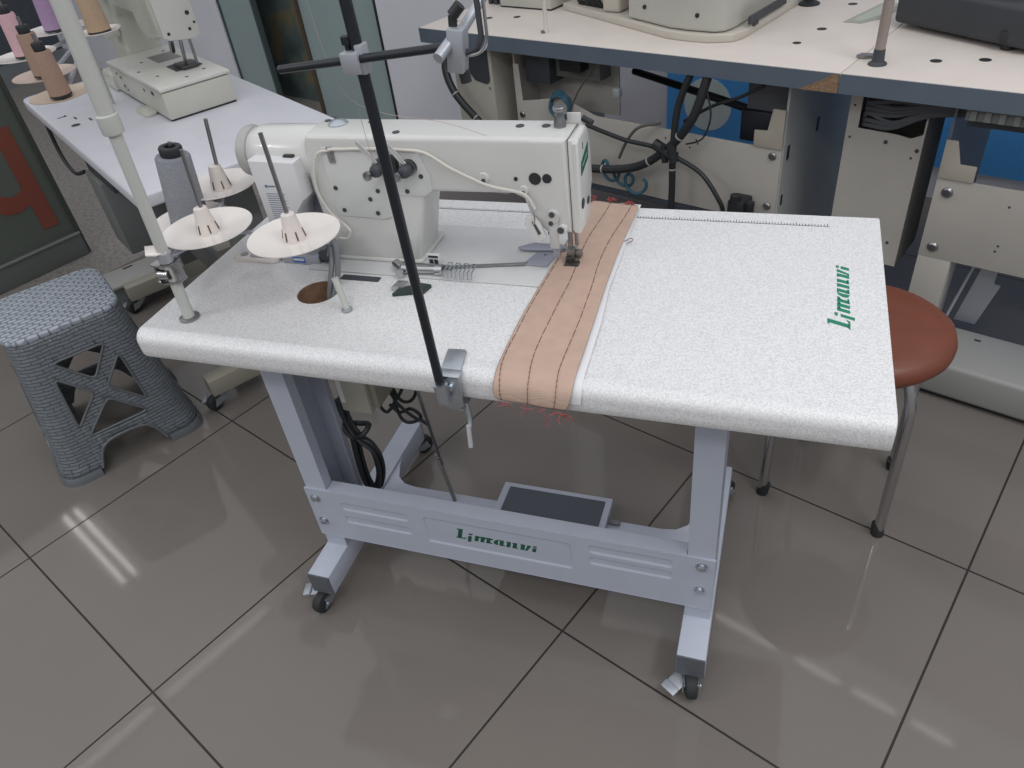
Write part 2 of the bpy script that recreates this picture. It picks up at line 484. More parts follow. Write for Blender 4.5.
for (r0, r1) in ((.0372, .0352),):
    for k in range(24):
        a, b2 = k*pi/12, (k+1)*pi/12
        q = [bm.verts.new((.255+r*cos(c), .172+r*sin(c), z)) for (r, c, z) in ((r0, a, H-.001), (r0, b2, H-.001), (r0, b2, H-.044), (r0, a, H-.044))]
        q2 = [bm.verts.new((.255+r1*cos(c), .172+r1*sin(c), z)) for (c, z) in ((a, H-.001), (b2, H-.001), (b2, H-.044), (a, H-.044))]
        bm.faces.new(q2[::-1]); bm.faces.new((q[0], q[1], q2[1], q2[0])); bm.faces.new((q[2], q[3], q2[3], q2[2]))
obj('cable_hole_rim', bm, M_WOODH, tab, lab='raw wooden rim of the cable hole')
# printed ruler line along the back
bm = new()
box(bm, .323, 1.076, .4965, .4975, H, H+.0004)
for k in range(0, 152):
    x = .323+k*.005 - .001
    ln = .009 if k % 10 == 0 else (.0075 if k % 5 == 0 else .0055)
    if x < 1.076: box(bm, x-.0005, x+.0005, .4975, .4975+ln, H, H+.0004)
obj('ruler_scale', bm, M_PRINT, tab, lab='black printed ruler scale', recalc=False)

# lettering "Limanvi" as slanted stencil strokes; unit: x-height = 1
def letters():
    S = []  # polygons in (x, y) text space
    def bar(x, w, y0, y1): S.append([(x, y0), (x+w, y0), (x+w, y1), (x, y1)])
    w = .40
    x = 0
    bar(x+.12, w*1.1, .12, 1.75); S.append([(x-.05, 0), (x+.95, 0), (x+1.05, .3), (x+.75, .16), (x+.05, .16)]); S.append([(x-.12, 1.55), (x+.14, 1.62), (x+.14, 1.75), (x, 1.75)])
    x = 1.25
    bar(x, w*.9, -.35, .72); S.append([(x, .95), (x+w, .95), (x+w, 1.2), (x, 1.2)])
    x = 1.95
    for k in range(3):
        bar(x+k*.62, w, 0 if k < 2 else .1, 1)
        S.append([(x+k*.62+w*.6, .88), (x+k*.62+.66, 1.0), (x+k*.62+.62, .78), (x+k*.62+w, .7)])
    S.append([(x+1.24, .0), (x+1.9, .05), (x+1.86, .2), (x+1.3, .16)])
    x = 3.95
    S.append([(x+.12, .1), (x+.45, 0), (x+.5, .14), (x+.42, .5), (x+.46, .9), (x+.5, 1.0), (x+.2, .92), (x, .6), (x, .35)])
    bar(x+.62, w, .08, 1); S.append([(x+.5, .86), (x+.66, .9), (x+.66, 1), (x+.5, 1)]); S.append([(x+.62, 0), (x+1.22, .04), (x+1.18, .18), (x+.7, .16)])
    x = 5.3
    for k in range(2):
        bar(x+k*.64, w, 0 if k < 1 else .1, 1)
        S.append([(x+k*.64-.1, .82), (x+k*.64+.04, .88), (x+k*.64+.04, 1), (x+k*.64-.06, .98)])
    S.append([(x+.64, 0), (x+1.24, .05), (x+1.2, .2), (x+.7, .16)])
    x = 6.75
    bar(x, w, 0, 1); S.append([(x-.1, .8), (x+.04, .86), (x+.04, 1), (x-.08, .98)])
    S.append([(x+.5, 0), (x+.72, 0), (x+1.02, 1), (x+.62, 1)])
    S.append([(x+w, 0), (x+.56, 0), (x+.56, .14), (x+w, .14)])
    x = 7.95
    bar(x, w*.95, 0, .68); bar(x+.02, w*.85, .84, 1.08)
    return S
TXT_W = 8.35
def lettering(bm, f, shear=.22, th=.0004):
    for poly in letters():
        A = [bm.verts.new(f(x+shear*y, y, 0)) for x, y in poly]; B = [bm.verts.new(f(x+shear*y, y, th)) for x, y in poly]
        bm.faces.new(A); bm.faces.new(B[::-1])
        for i in range(len(A)): bm.faces.new((A[i], B[i], B[(i+1) % len(A)], A[(i+1) % len(A)]))
    return bm
bm = new(); s = .168/TXT_W
lettering(bm, lambda x, y, t: (1.104-y*.0175, .195+x*s, H+t), shear=.36)
obj('maker_lettering', bm, M_GREEN, tab, lab='green maker lettering on the top', smooth=0)

# stand: two posts, two feet, front beam, rear rail
def post(x0, x1):
    c = [(0, .101), (1, .101), (1, .125), (.94, .125), (.94, .105), (.07, .105), (.07, .211), (.94, .211), (.94, .200), (1, .200), (1, .215), (0, .215)]
    if x0 > .5: c = [(1-a, b) for a, b in c]
    bm = new(); prism(bm, [(x0+(x1-x0)*a, b) for a, b in c], .105, H-.045, axis='z')
    return obj('post', bm, M_STAND, tab)
post(.1305, .178); post(.908, .955)
for x0, x1 in ((.126, .178), (.906, .959)):
    ft = obj('foot', box(new(), x0, x1, .014, .513, .047, .105, bev=.003), M_STAND, tab)
    obj('end_cap', box(new(), x0+.001, x1-.001, .0115, .0155, .048, .104), M_CAP, ft)
    obj('end_cap', box(new(), x0+.001, x1-.001, .5115, .5155, .048, .104), M_CAP, ft)
bm = new()
def pressed(bm, x0, x1, z0, z1, panels, yf, depth):
    """front plate with pressed-in panels: sloping rims and a flat floor"""
    loops = [rrect(a, b, c, d, min(.008, (d-c)/2.05), 4) for a, b, c, d in panels]
    sheet(bm, [(x0, z0), (x1, z0), (x1, z1), (x0, z1)], loops, lambda a, b, s_: (a, yf, b))
    for (a, b, c, d) in panels:
        r = min(.008, (d-c)/2.05); q = .0045
        o_ = [bm.verts.new((x, yf, z)) for x, z in rrect(a, b, c, d, r, 4)]
        i_ = [bm.verts.new((x, yf+depth, z)) for x, z in rrect(a+q, b-q, c+q, d-q, max(r-q, .001), 4)]
        n_ = len(o_)
        for k in range(n_): bm.faces.new((o_[k], o_[(k+1) % n_], i_[(k+1) % n_], i_[k]))
        bm.faces.new(i_)
    bmesh.ops.remove_doubles(bm, verts=bm.verts, dist=1e-5)
    for f_ in bm.faces:
        f_.normal_update()
        if f_.normal.y > 0: f_.normal_flip()
PAN = [(.205, .358, .236, .259), (.205, .358, .196, .219), (.392, .696, .186, .262), (.728, .884, .245, .268), (.728, .884, .212, .235)]
pressed(bm, .1285, .9565, .1425, .2855, PAN, .096, .0024)
box(bm, .128, .957, .0985, .1008, .142, .286)
box(bm, .128, .1285, .0955, .0985, .142, .286); box(bm, .9565, .957, .0955, .0985, .142, .286)
box(bm, .128, .957, .0955, .0985, .2852, .2862); box(bm, .128, .957, .0955, .0985, .142, .1427)
box(bm, .179, .907, .0995, .128, .2815, .2862, bev=.0012)
box(bm, .179, .907, .0995, .128, .142, .146, bev=.0012)
beam = obj('cross_beam', bm, M_STAND, tab, lab='long front cross beam', recalc=False, smooth=12)
bm = new(); s = .166/TXT_W
lettering(bm, lambda x, y, t: (.457+x*s, .0983-t, .214+y*.0165), shear=.2)
obj('maker_lettering', bm, M_DGREEN, beam, lab='dark green maker lettering on the beam', smooth=0)
for (x, z) in ((.148, .26), (.148, .19), (.934, .265), (.933, .197)):
    bm = new(); cyl(bm, (x, .0965, z), (x, .0945, z), .011, seg=20); cyl(bm, (x, .0945, z), (x, .0895, z), .0075, .007, seg=12); cyl(bm, (x, .0895, z), (x, .0893, z), .0032, seg=8)
    obj('bolt', bm, M_ZINC, beam, lab='zinc bolt head')
# rear rail low between the feet, with curved gussets
bm = new()
box(bm, .179, .905, .262, .304, .072, .1, bev=.002)
g = [(.178, .262)] + [(.178+.045*(1-cos(a*pi/12)) , .296+.07-.07*sin(a*pi/12)+.0) for a in range(0, 7)] + [(.24, .262)]
prism(bm, [(.1785, .303), (.25, .303), (.25, .3045), (.222, .309), (.2, .326), (.186, .36), (.178, .395)], .086, .0985, axis='z')
prism(bm, [(.9055, .303), (.834, .303), (.834, .3045), (.862, .309), (.884, .326), (.898, .36), (.906, .395)], .086, .0985, axis='z')
obj('rear_rail', bm, M_STAND, tab)

def caster(x, y, ztop, ang, parent, wheel_r=.025, brake=None, off=.034):
    """swivel castor under a foot; ang = heading of the trailing wheel, brake = heading of the brake lever"""
    piv = Vector((x, y, 0)); d = Vector((cos(ang), sin(ang), 0)); sd = Vector((-d.y, d.x, 0))
    hub = piv + d*off + Vector((0, 0, wheel_r))
    bm = new()
    cyl(bm, (x, y, ztop-.005), (x, y, ztop), .019, seg=20)
    cyl(bm, (x, y, ztop-.010), (x, y, ztop-.004), .016, .019, seg=20)
    rot = Matrix.Rotation(ang, 4, 'Z')
    box(bm, x-.016, x+off+.004, y-.0165, y+.0165, ztop-.0105, ztop-.0085, rot=rot, piv=(x, y, ztop))
    for sgn in (-1, 1):
        o = sd*sgn*.0145
        a = [piv+o-d*.014, piv+o+d*(off+.004), hub+o+d*.011, hub+o-d*.010]
        zz = [ztop-.0105, ztop-.0105, wheel_r-.007, wheel_r-.007]
        V0 = [bm.verts.new((p.x, p.y, z)) for p, z in zip(a, zz)]
        V1 = [bm.verts.new((p.x+sd.x*.002*sgn, p.y+sd.y*.002*sgn, z)) for p, z in zip(a, zz)]
        bm.faces.new(V0); bm.faces.new(V1[::-1])
        for i in range(4): bm.faces.new((V0[i], V1[i], V1[(i+1) % 4], V0[(i+1) % 4]))
    cyl(bm, hub-sd*.0185, hub+sd*.0185, .0045, seg=10)
    cs = obj('castor', bm, M_ZINC, parent)
    bm = new()
    prof = [(0, -.011), (wheel_r*.72, -.011), (wheel_r*.95, -.009), (wheel_r, -.005), (wheel_r, .005), (wheel_r*.95, .009), (wheel_r*.72, .011), (0, .011)]
    lathe(bm, prof, hub, sd, 28)
    obj('wheel', bm, M_RUB, cs)
    if brake is not None:
        rb = Matrix.Rotation(brake, 4, 'Z') @ Matrix.Rotation(radians(10), 4, 'Y')
        pv = (x, y, ztop-.013)
        bm = new()
        box(bm, x+.012, x+.060, y-.0145, y+.0145, ztop-.0145, ztop-.012, bev=.0008, rot=rb, piv=pv)
        box(bm, x+.046, x+.063, y-.0155, y+.0155, ztop-.015, ztop-.007, bev=.002, rot=rb, piv=pv)
        box(bm, x+.012, x+.056, y-.0135, y-.0125, ztop-.018, ztop-.010, rot=rb, piv=pv)
        obj('brake_lever', bm, M_ALU, cs)
    return cs
caster(.150, .038, .047, radians(262), tab, brake=radians(196))
caster(.930, .036, .047, radians(282), tab, off=.03, brake=radians(236))
caster(.152, .487, .047, radians(60), tab)
caster(.932, .487, .047, radians(60), tab)

# foot pedal resting on the rail
t = thing('foot_pedal', 'flat foot pedal with black rubber mat in a pale frame, under the white table', 'foot pedal', (.6, .25, 0))
rot = Matrix.Rotation(radians(4), 4, 'X')
obj('pedal_frame', box(new(), .467, .719, .165, .347, .103, .121, bev=.003), M_STAND, t)
obj('rubber_mat', box(new(), .484, .705, .18, .333, .1205, .1235, bev=.001), M_MAT, t)
obj('hinge_bracket', box(new(), .72, .745, .288, .300, .101, .108, bev=.002), M_GBOX, t)
t = thing('pedal_rod', 'thin grey steel pedal rod with a threaded joint, hanging below the white table', 'rod', (.36, .29, .1))
obj('rod', cyl(new(), (.306, .295, .680), (.349, .285, .21), .0035, seg=10), M_STEEL, t)
obj('lower_rod', cyl(new(), (.341, .288, .24), (.362, .283, .1), .0045, seg=10), mat('dull steel', (140, 140, 140), .5, .4), t)
bm = new(); cyl(bm, (.3425, .288, .228), (.345, .2875, .205), .0075, seg=6); cyl(bm, (.3415, .288, .238), (.342, .288, .231), .006, seg=12)
obj('joint_nut', bm, M_CHROME, t)

# switch box and cables hanging under the top, behind the left post
t = thing('switch_box', 'beige switch box with a white label, hanging under the white table behind its left post', 'switch box', (.235, .25, .42))
obj('body', box(new(), .203, .27, .20, .30, .42, .680, bev=.004), mat('beige plastic', (168, 166, 152), .5), t)
obj('label_plate', box(new(), .207, .217, .1985, .2005, .445, .52), M_WHITE, t)
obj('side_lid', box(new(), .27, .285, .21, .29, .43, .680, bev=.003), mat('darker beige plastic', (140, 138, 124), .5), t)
bm = new()
random.seed(3)
for k in range(7):
    dx = random.uniform(-.006, .006); dz = random.uniform(-.02, .012); dy = random.uniform(-.012, .012)
    pts = [(.178+dx+.008, .225+dy, .43), (.185+dx, .228+dy, .37+dz), (.205+dx, .222+dy, .33), (.236+dx, .22+dy, .30+dz), (.238+dx, .218+dy, .24), (.215+dx, .22+dy, .17+dz*.5+.01), (.192+dx, .223+dy, .18), (.187+dx, .225+dy, .25), (.194+dx, .225+dy, .33+dz)]
    tube(bm, pts, .0042, 7, 5)
tube(bm, [(.178, .215, .36), (.195, .212, .335), (.222, .214, .345), (.228, .235, .355), (.2, .245, .345), (.18, .235, .35)], .006, 7, 5, closed=True)
obj('cable_coil', bm, M_CABLE, None, 'dark grey cable tied in a long coil by the white table\'s left post', 'cable')
bm = new()
box(bm, .255, .29, .29, .335, .50, .680, bev=.004)
for pts in ([(.285, .3, .50), (.29, .3, .42), (.262, .3, .37), (.235, .3, .335), (.222, .3, .36), (.25, .3, .40), (.27, .3, .36), (.30, .3, .33), (.315, .3, .325), (.33, .302, .31)],
            [(.275, .31, .50), (.262, .31, .43), (.255, .31, .36), (.262, .31, .31), (.285, .31, .305), (.31, .31, .325), (.29, .31, .345), (.26, .31, .33), (.24, .31, .35)],
            [(.29, .305, .52), (.315, .305, .46), (.318, .305, .41), (.30, .305, .375), (.275, .305, .37), (.262, .305, .40)]):
    tube(bm, pts, .0038, 7, 6)
obj('cable_bundle', bm, M_CABLE, None, 'black cables and plug dangling under the white table beside the switch box', 'cable')

# ================================================================== SEWING MACHINE (front)
sm_ = thing('sewing_machine', 'white long-arm industrial sewing machine set into the white speckled table', 'sewing machine', (.42, .33, H))
# bed
bm = new(); prism(bm, rrect(.195, .70, .239, .427, .008), H+.0002, H+.0032, axis='z', bev=.001)
obj('bed', bm, M_BED, sm_)
# arm + column + head: one casting, drawn as a front silhouette
sil = [(.236, .957), (.683, .957), (.683, .802), (.640, .802), (.618, .818), (.607, .858), (.59, .866), (.452, .864), (.437, .856), (.425, .82), (.402, .7285), (.232, .7285), (.228, .80), (.222, .86), (.222, .90), (.228, .94)]
bm = new()
prism(bm, sil, .283, .364, axis='y', bev=.009, seg=4)
prism(bm, [(.24, .87), (.43, .87), (.41, .80), (.395, .7285), (.24, .7285)], .355, .39, axis='y', bev=.008, seg=3)
obj('arm', bm, M_HEAD, sm_, smooth=30)
# flared foot of the column
bm = new(); prism(bm, rrect(.222, .408, .278, .392, .01), .7285, .7345, axis='z', bev=.002)
obj('column_foot', bm, M_HEAD, sm_)
# face cover at the right end
bm = new(); prism(bm, [(.287, .803), (.287, .948), (.294, .955), (.345, .955), (.356, .944), (.366, .91), (.368, .86), (.358, .845), (.352, .81), (.345, .803)], .684, .6985, axis='x', bev=.004, seg=3)
fc = obj('face_cover', bm, M_HEAD, sm_)
bm = new(); prism(bm, [(.2985, .8935), (.343, .9045), (.345, .929), (.3015, .914)], .6982, .6992, axis='x')
nb = obj('badge', bm, M_DGREEN, fc, lab='dark green badge with a pale line')
bm = new(); prism(bm, [(.308, .9055), (.336, .914), (.336, .9155), (.308, .907)], .6990, .6996, axis='x'); obj('badge_line', bm, mat('pale green print', (150, 186, 170), .5), nb)
for (y, z, r) in ((.30, .848, .0085), (.333, .838, .0065)):
    obj('port', cyl(new(), (.698, y, z), (.6995, y, z), r, seg=20), M_BLKP, fc)
obj('edge_slot', box(new(), .6982, .6992, .3145, .3165, .93, .94), M_DGREY, fc)
# dark seam line between cover and head
obj('seam', box(new(), .6828, .6838, .2858, .3605, .8045, .9545), M_DGREY, sm_)
obj('joint_fill', box(new(), .674, .690, .2868, .3595, .8055, .9535, bev=.002), M_HEAD, sm_)
# end housing (motor) and belt cover on the left
bm = new()
lathe(bm, [(.026, -.112), (.036, -.108), (.043, -.097), (.0465, -.08), (.0475, -.03), (.0475, .022), (.046, .03)], (.205, .330, .9085), (1, 0, 0), 36)
mh = obj('motor_housing', bm, M_HEAD, sm_)
lathe_bm = new(); lathe(lathe_bm, [(.038, -.124), (.043, -.122), (.045, -.113), (.043, -.104), (.038, -.102)], (.205, .330, .9085), (1, 0, 0), 36)
obj('handwheel_rim', lathe_bm, mat('grey handwheel', (166, 166, 164), .4), mh)
# control box on the front left
bm = new()
pv = [(.127, .921), (.2175, .919), (.2175, .853), (.196, .829), (.188, .80), (.130, .80)]
prism(bm, pv, .258, .318, axis='y', bev=.003)
cb = obj('control_box', bm, mat('satin white plastic', (206, 206, 208), .4), sm_)
obj('button', box(new(), .186, .206, .278, .290, .9195, .9235, bev=.001), M_BLKP, cb)
bm = new()
for k in range(12): box(bm, .145, .183-(k % 3)*.003, .2574, .2582, .862-k*.0042, .8629-k*.0042)
box(bm, .154, .168, .2574, .2582, .875, .8775); cyl(bm, (.150, .2582, .876), (.150, .2574, .876), .003, seg=12)
obj('printed_text', bm, mat('faded blue print', (104, 116, 140), .7), cb, smooth=0, recalc=False)
bm = new(); box(bm, .135, .235, .318, .352, .75, .90, bev=.006)
obj('motor_block', bm, mat('shaded grey casting', (120, 124, 134), .5), sm_)
# cover plate with screws
bm = new()
prism(bm, [(.262, .9375), (.427, .9375), (.44, .93), (.452, .895), (.452, .868), (.438, .858), (.385, .858), (.38, .852), (.372, .818), (.352, .812), (.268, .815), (.262, .82)], .2805, .2835, axis='y', bev=.0012)
cp = obj('cover_plate', bm, M_PLATE, sm_)
def screw(x, z, r=.0042, y=.2805, parent=None, m=M_BLKP, name='screw'):
    bm = new(); cyl(bm, (x, y+.001, z), (x, y-.0016, z), r, r*.9, seg=14); cyl(bm, (x, y-.0016, z), (x, y-.0019, z), r*.45, seg=6)
    return obj(name, bm, m, parent or sm_)
for (x, z) in ((.272, .867), (.278, .8265), (.352, .8645), (.407, .866), (.334, .849), (.3425, .8235), (.437, .893)):
    screw(x, z, parent=cp, m=M_DGREY)
# black plug caps and screws on the arm face
screw(.629, .894, .0105, .283, name='plug_cap'); screw(.6485, .895, .008, .283, name='plug_cap'); screw(.598, .893, .0035, .283)
# tension dials
for (x, z) in ((.369, .909), (.420, .909)):
    bm = new()
    lathe(bm, [(.0135, .0), (.0135, .0015), (.006, .003), (.006, .005), (.0135, .0065), (.0135, .008), (.0055, .009), (.0055, .011)], (x, .2805, z), (0, -1, 0), 24)
    td = obj('tension_dial', bm, M_STEEL, sm_)
    bm = new(); lathe(bm, [(.0095, .009), (.011, .012), (.0105, .022), (.0085, .027), (.005, .029), (0, .0295)], (x, .2805, z), (0, -1, 0), 24)
    obj('dial_cap', bm, M_DGREY, td)
    bm = new(); lathe(bm, [(.004, 0), (.004, .014), (.0075, .015), (.0075, .021), (.0035, .0215), (.0035, .0195), (0, .0195)], (x-.004, .262, z-.004), (-.25, -1, .1), 18)
    obj('thread_guide_pin', bm, M_STEEL, td)
    bm = new()
    lv = [(-.0005, .010), (.0045, .013), (-.008, .030), (-.018, .044), (-.024, .0485), (-.0275, .047), (-.026, .041), (-.015, .026), (-.006, .014)]
    prism(bm, [(x+a_, z+b_) for a_, b_ in lv], .262, .2645, axis='y', bev=.0006)
    obj('release_lever', bm, mat('polished lever', (205, 206, 208), .25, .6), td)
obj('dial_bracket', box(new(), .386, .403, .268, .2805, .892, .93, bev=.003), M_BLKP, sm_)
# thread tube and its clips
tb('thread_tube', M_TUBE, sm_, [(.281, .278, .934), (.259, .275, .930), (.243, .275, .900), (.238, .275, .862), (.252, .275, .823), (.272, .275, .803), (.284, .272, .790), (.276, .268, .778), (.262, .268, .778)], .0022)
tb('thread_tube', M_TUBE, sm_, [(.279, .277, .936), (.337, .277, .9385), (.41, .277, .9385), (.453, .277, .934), (.491, .277, .911), (.535, .277, .890), (.563, .277, .8805), (.605, .277, .873), (.618, .277, .863), (.626, .277, .846)], .0026)
bm = new(); box(bm, .274, .286, .277, .2815, .912, .9395, bev=.003); cyl(bm, (.280, .2775, .918), (.280, .2755, .918), .004, seg=12); obj('tube_clip', bm, M_STEEL, sm_)
for (x, z, r) in ((.545, .893, .0095), (.609, .8745, .0085)):
    bm = new(); cyl(bm, (x, .2835, z), (x, .2795, z), r, r*.85, seg=24); o = obj('tube_holder', bm, M_HEAD, sm_)
    obj('screw', cyl(new(), (x, .2800, z-.003), (x, .2770, z-.003), .0035, seg=12), M_DGREY, o)
# take-up guard and lower guides on the head
bm = new(); prism(bm, [(.612, .835), (.622, .836), (.634, .822), (.642, .800), (.631, .790), (.619, .800), (.609, .822)], .268, .280, axis='y', bev=.002)
g1 = obj('thread_guard', bm, M_HEAD, sm_)
bm = new(); prism(bm, [(.6225, .829), (.6275, .826), (.636, .809), (.632, .806)], .2665, .2685, axis='y'); obj('slot', bm, M_DGREY, g1)
tb('thread_hook', M_CHROME, sm_, [(.618, .272, .862), (.624, .268, .850), (.628, .266, .838), (.626, .266, .826)], .0016)
bm = new(); cyl(bm, (.6535, .2835, .833), (.6535, .276, .833), .012, .011, seg=24); box(bm, .6455, .6615, .277, .2835, .776, .833, bev=.003)
g2 = obj('presser_bracket', bm, mat('cast grey bracket', (186, 186, 184), .4), sm_)
screw(.6535, .838, .005, .276, g2, M_DGREY); screw(.651, .823, .0042, .276, g2, M_DGREY)
bm = new(); cyl(bm, (.668, .2835, .811), (.668, .277, .811), .009, .008, seg=20); o = obj('lower_guide', bm, M_HEAD, sm_); screw(.666, .811, .006, .277, o, M_DGREY)
screw(.6465, .803, .0035, .282, sm_, M_DGREY)
# needle bar, presser bar, foot
cy('presser_bar', M_STEEL, sm_, (.667, .325, .803), (.667, .325, .752), .0042, seg=14)
cy('needle_bar', M_STEEL, sm_, (.678, .325, .803), (.678, .325, .76), .0034, seg=14)
cy('needle', M_CHROME, sm_, (.678, .325, .76), (.678, .325, .7275), .0009, seg=8)
bm = new(); box(bm, .660, .675, .317, .331, .7345, .755, bev=.002); cyl(bm, (.657, .325, .748), (.651, .325, .748), .004, seg=10); box(bm, .675, .686, .319, .330, .738, .750, bev=.0015)
pf = obj('presser_foot', bm, M_STEEL, sm_)
bm = new(); box(bm, .659, .684, .302, .318, .7305, .7340, bev=.001); box(bm, .660, .672, .312, .320, .7325, .742, bev=.001)
obj('foot_sole', bm, mat('dark steel', (90, 90, 90), .35, .8), pf)
# presser lifter arm in front of the bed plate and slide plates
bm = new(); prism(bm, [(.586, .300), (.630, .298), (.640, .352), (.604, .356)], H+.0035, H+.0055, axis='z', bev=.0006)
sp = obj('slide_plate', bm, M_GUIDE, sm_)
screw_bm = new(); cyl(screw_bm, (.617, .335, H+.0055), (.617, .335, H+.006), .0018, seg=10); obj('screw', screw_bm, M_BLKP, sp)
bm = new(); prism(bm, [(.562, .352), (.572, .344), (.640, .348), (.648, .362), (.64, .37), (.585, .37)], H+.0055, H+.0085, axis='z', bev=.0008)
obj('needle_plate_arm', bm, M_GUIDE, sm_)
box_bm = box(new(), .6475, .659, .285, .292, .755, .778, bev=.002); obj('lifter', box_bm, M_GUIDE, sm_)
# top of the arm: oil dome, knob, plugs
bm = new(); lathe(bm, [(.0165, 0), (.0165, .002), (.013, .005), (.007, .0075), (0, .0085)], (.274, .334, .957), (0, 0, 1), 28); obj('oil_dome', bm, M_ZINC, sm_)
for (x, y, r) in ((.247, .347, .0055), (.331, .344, .005), (.397, .301, .0062), (.596, .333, .0068), (.638, .334, .0068)):
    obj('top_plug', cyl(new(), (x, y, .9565), (x, y, .958), r, seg=18), M_DGREY, sm_)
bm = new(); lathe(bm, [(.0095, 0), (.0095, .008), (.0072, .012), (.0068, .022), (.009, .024), (.0105, .027), (.0105, .0295), (.009, .031), (0, .0312)], (.6605, .333, .957), (0, 0, 1), 24)
obj('pressure_knob', bm, M_STEEL, sm_)
obj('tensioner_tab', box(new(), .668, .690, .345, .3475, .957, .974, bev=.001), M_HEAD, sm_)
obj('lift_lever', cyl(new(), (.686, .372, .956), (.702, .366, .950), .005, seg=12), M_BLKP, sm_)

# loose / fitted things on the front table
bm = new(); prism(bm, rrect(.027, .125, .248, .276, .012), H, H+.008, axis='z', bev=.0015)
t = thing('bobbin_winder_base', 'small white base plate with a grey inlay, on the table left of the machine', 'winder plate', (.08, .262, H))
obj('plate', bm, M_CONE, t)
bm = new(); prism(bm, rrect(.062, .11, .254, .270, .004), H+.0078, H+.0092, axis='z'); obj('inlay', bm, M_ALU, t)
cy('hole_ring', M_STEEL, t, (.046, .263, H+.0075), (.046, .263, H+.0092), .007)
t = thing('connector_box', 'small grey connector box with a blue and white label, under the spool discs', 'connector box', (.19, .275, H))
obj('case', box(new(), .135, .213, .255, .30, H, H+.02, bev=.002), M_ALU, t)
obj('label_plate', box(new(), .158, .184, .2545, .2555, H+.004, H+.015), M_LBLUE, t)
obj('label_plate', box(new(), .160, .182, .2540, .2550, H+.008, H+.013), M_WHITE, t)
obj('plug', cyl(new(), (.213, .27, H+.012), (.243, .262, H+.022), .011, seg=14), M_DGREY, t)
bm = new()
tube(bm, [(.236, .264, H+.02), (.254, .25, H+.045), (.266, .225, H+.040), (.268, .200, H+.012), (.262, .187, H-.03), (.262, .187, H-.09)], .0048, 8, 6)
tube(bm, [(.236, .258, H+.022), (.262, .245, H+.058), (.278, .225, H+.050), (.280, .203, H+.012), (.272, .183, H-.03), (.272, .183, H-.09)], .0052, 8, 6)
obj('machine_cable', bm, M_CABLEG, None, 'pair of grey cables going down through the round hole in the white table', 'cable')
t = thing('guide_post', 'short pale grey post standing beside the cable hole of the white table', 'post', (.335, .128, H))
cy('shaft', M_POLE, t, (.336, .128, H), (.322, .138, H+.055), .0058, seg=16)
cy('collar', M_ALU, t, (.336, .127, H), (.3355, .1275, H+.004), .009, seg=20)
obj('wing_screw', cyl(new(), (.322, .14, H+.047), (.310, .146, H+.047), .0022, seg=8), M_CHROME, t)
bm = new(); prism(bm, rrect(.274, .349, .217, .232, .003), H+.0, H+.0012, axis='z')
obj('inlay_slot', bm, M_DGREY, None, 'dark rectangular slot plate at the left end of the machine bed', 'slot plate')

# binding attachment on the bed: rail, chrome clamp, wire loops, tag
t = thing('fabric_guide', 'chrome fabric guide with a row of wire loops on the machine bed', 'fabric guide', (.43, .26, H+.003))
z0 = H+.0034
bm = new(); prism(bm, [(.43, .262), (.592, .298), (.594, .307), (.432, .272)], z0, z0+.003, axis='z', bev=.0008); obj('rail', bm, M_STEEL, t)
bm = new(); cyl(bm, (.366, .262, z0+.009), (.385, .246, z0+.009), .0085, seg=16); cyl(bm, (.385, .247, z0+.009), (.445, .252, z0+.009), .0088, .007, seg=18); cyl(bm, (.445, .252, z0+.008), (.458, .254, z0+.008), .0105, seg=18)
obj('clamp_barrel', bm, M_CHROME, t)
bm = new(); cyl(bm, (.386, .236, z0+.008), (.386, .230, z0+.008), .0075, seg=18); obj('thumb_screw', bm, M_CHROME, t)
obj('back_plate', box(new(), .36, .47, .266, .272, z0, z0+.008, bev=.0015), M_STEEL, t)
bm = new(); box(bm, .425, .449, .268, .2695, z0+.006, z0+.030, bev=.002); tg = obj('tag', bm, mat('white enamel tag', (214, 216, 220), .4), t)
bm = new(); box(bm, .428, .446, .2672, .2682, z0+.022, z0+.026); box(bm, .429, .436, .2672, .2682, z0+.011, z0+.019); box(bm, .438, .445, .2672, .2682, z0+.011, z0+.019); obj('printed_mark', bm, M_PRINT, tg)
for k in range(4):
    x = .466+k*.0145
    tb('wire_loop', M_ZINC, t, [(x, .236, z0+.004), (x, .240, z0+.014), (x, .266, z0+.016), (x+.0075, .266, z0+.016), (x+.0075, .240, z0+.014), (x+.0075, .236, z0+.004)], .0013, sm=0, closed=True)
t = thing('machine_clip', 'small black and silver clip lying in front of the chrome fabric guide', 'clip', (.42, .19, H))
bm = new(); prism(bm, [(.387, .193), (.410, .196), (.409, .217), (.39, .216)], H, H+.009, axis='z', bev=.0015); obj('silver_half', bm, M_CHROME, t)
bm = new(); prism(bm, [(.396, .177), (.447, .193), (.452, .214), (.43, .217), (.40, .194)], H, H+.007, axis='z', bev=.001); obj('black_half', bm, mat('dark green black plastic', (38, 54, 52), .4), t)

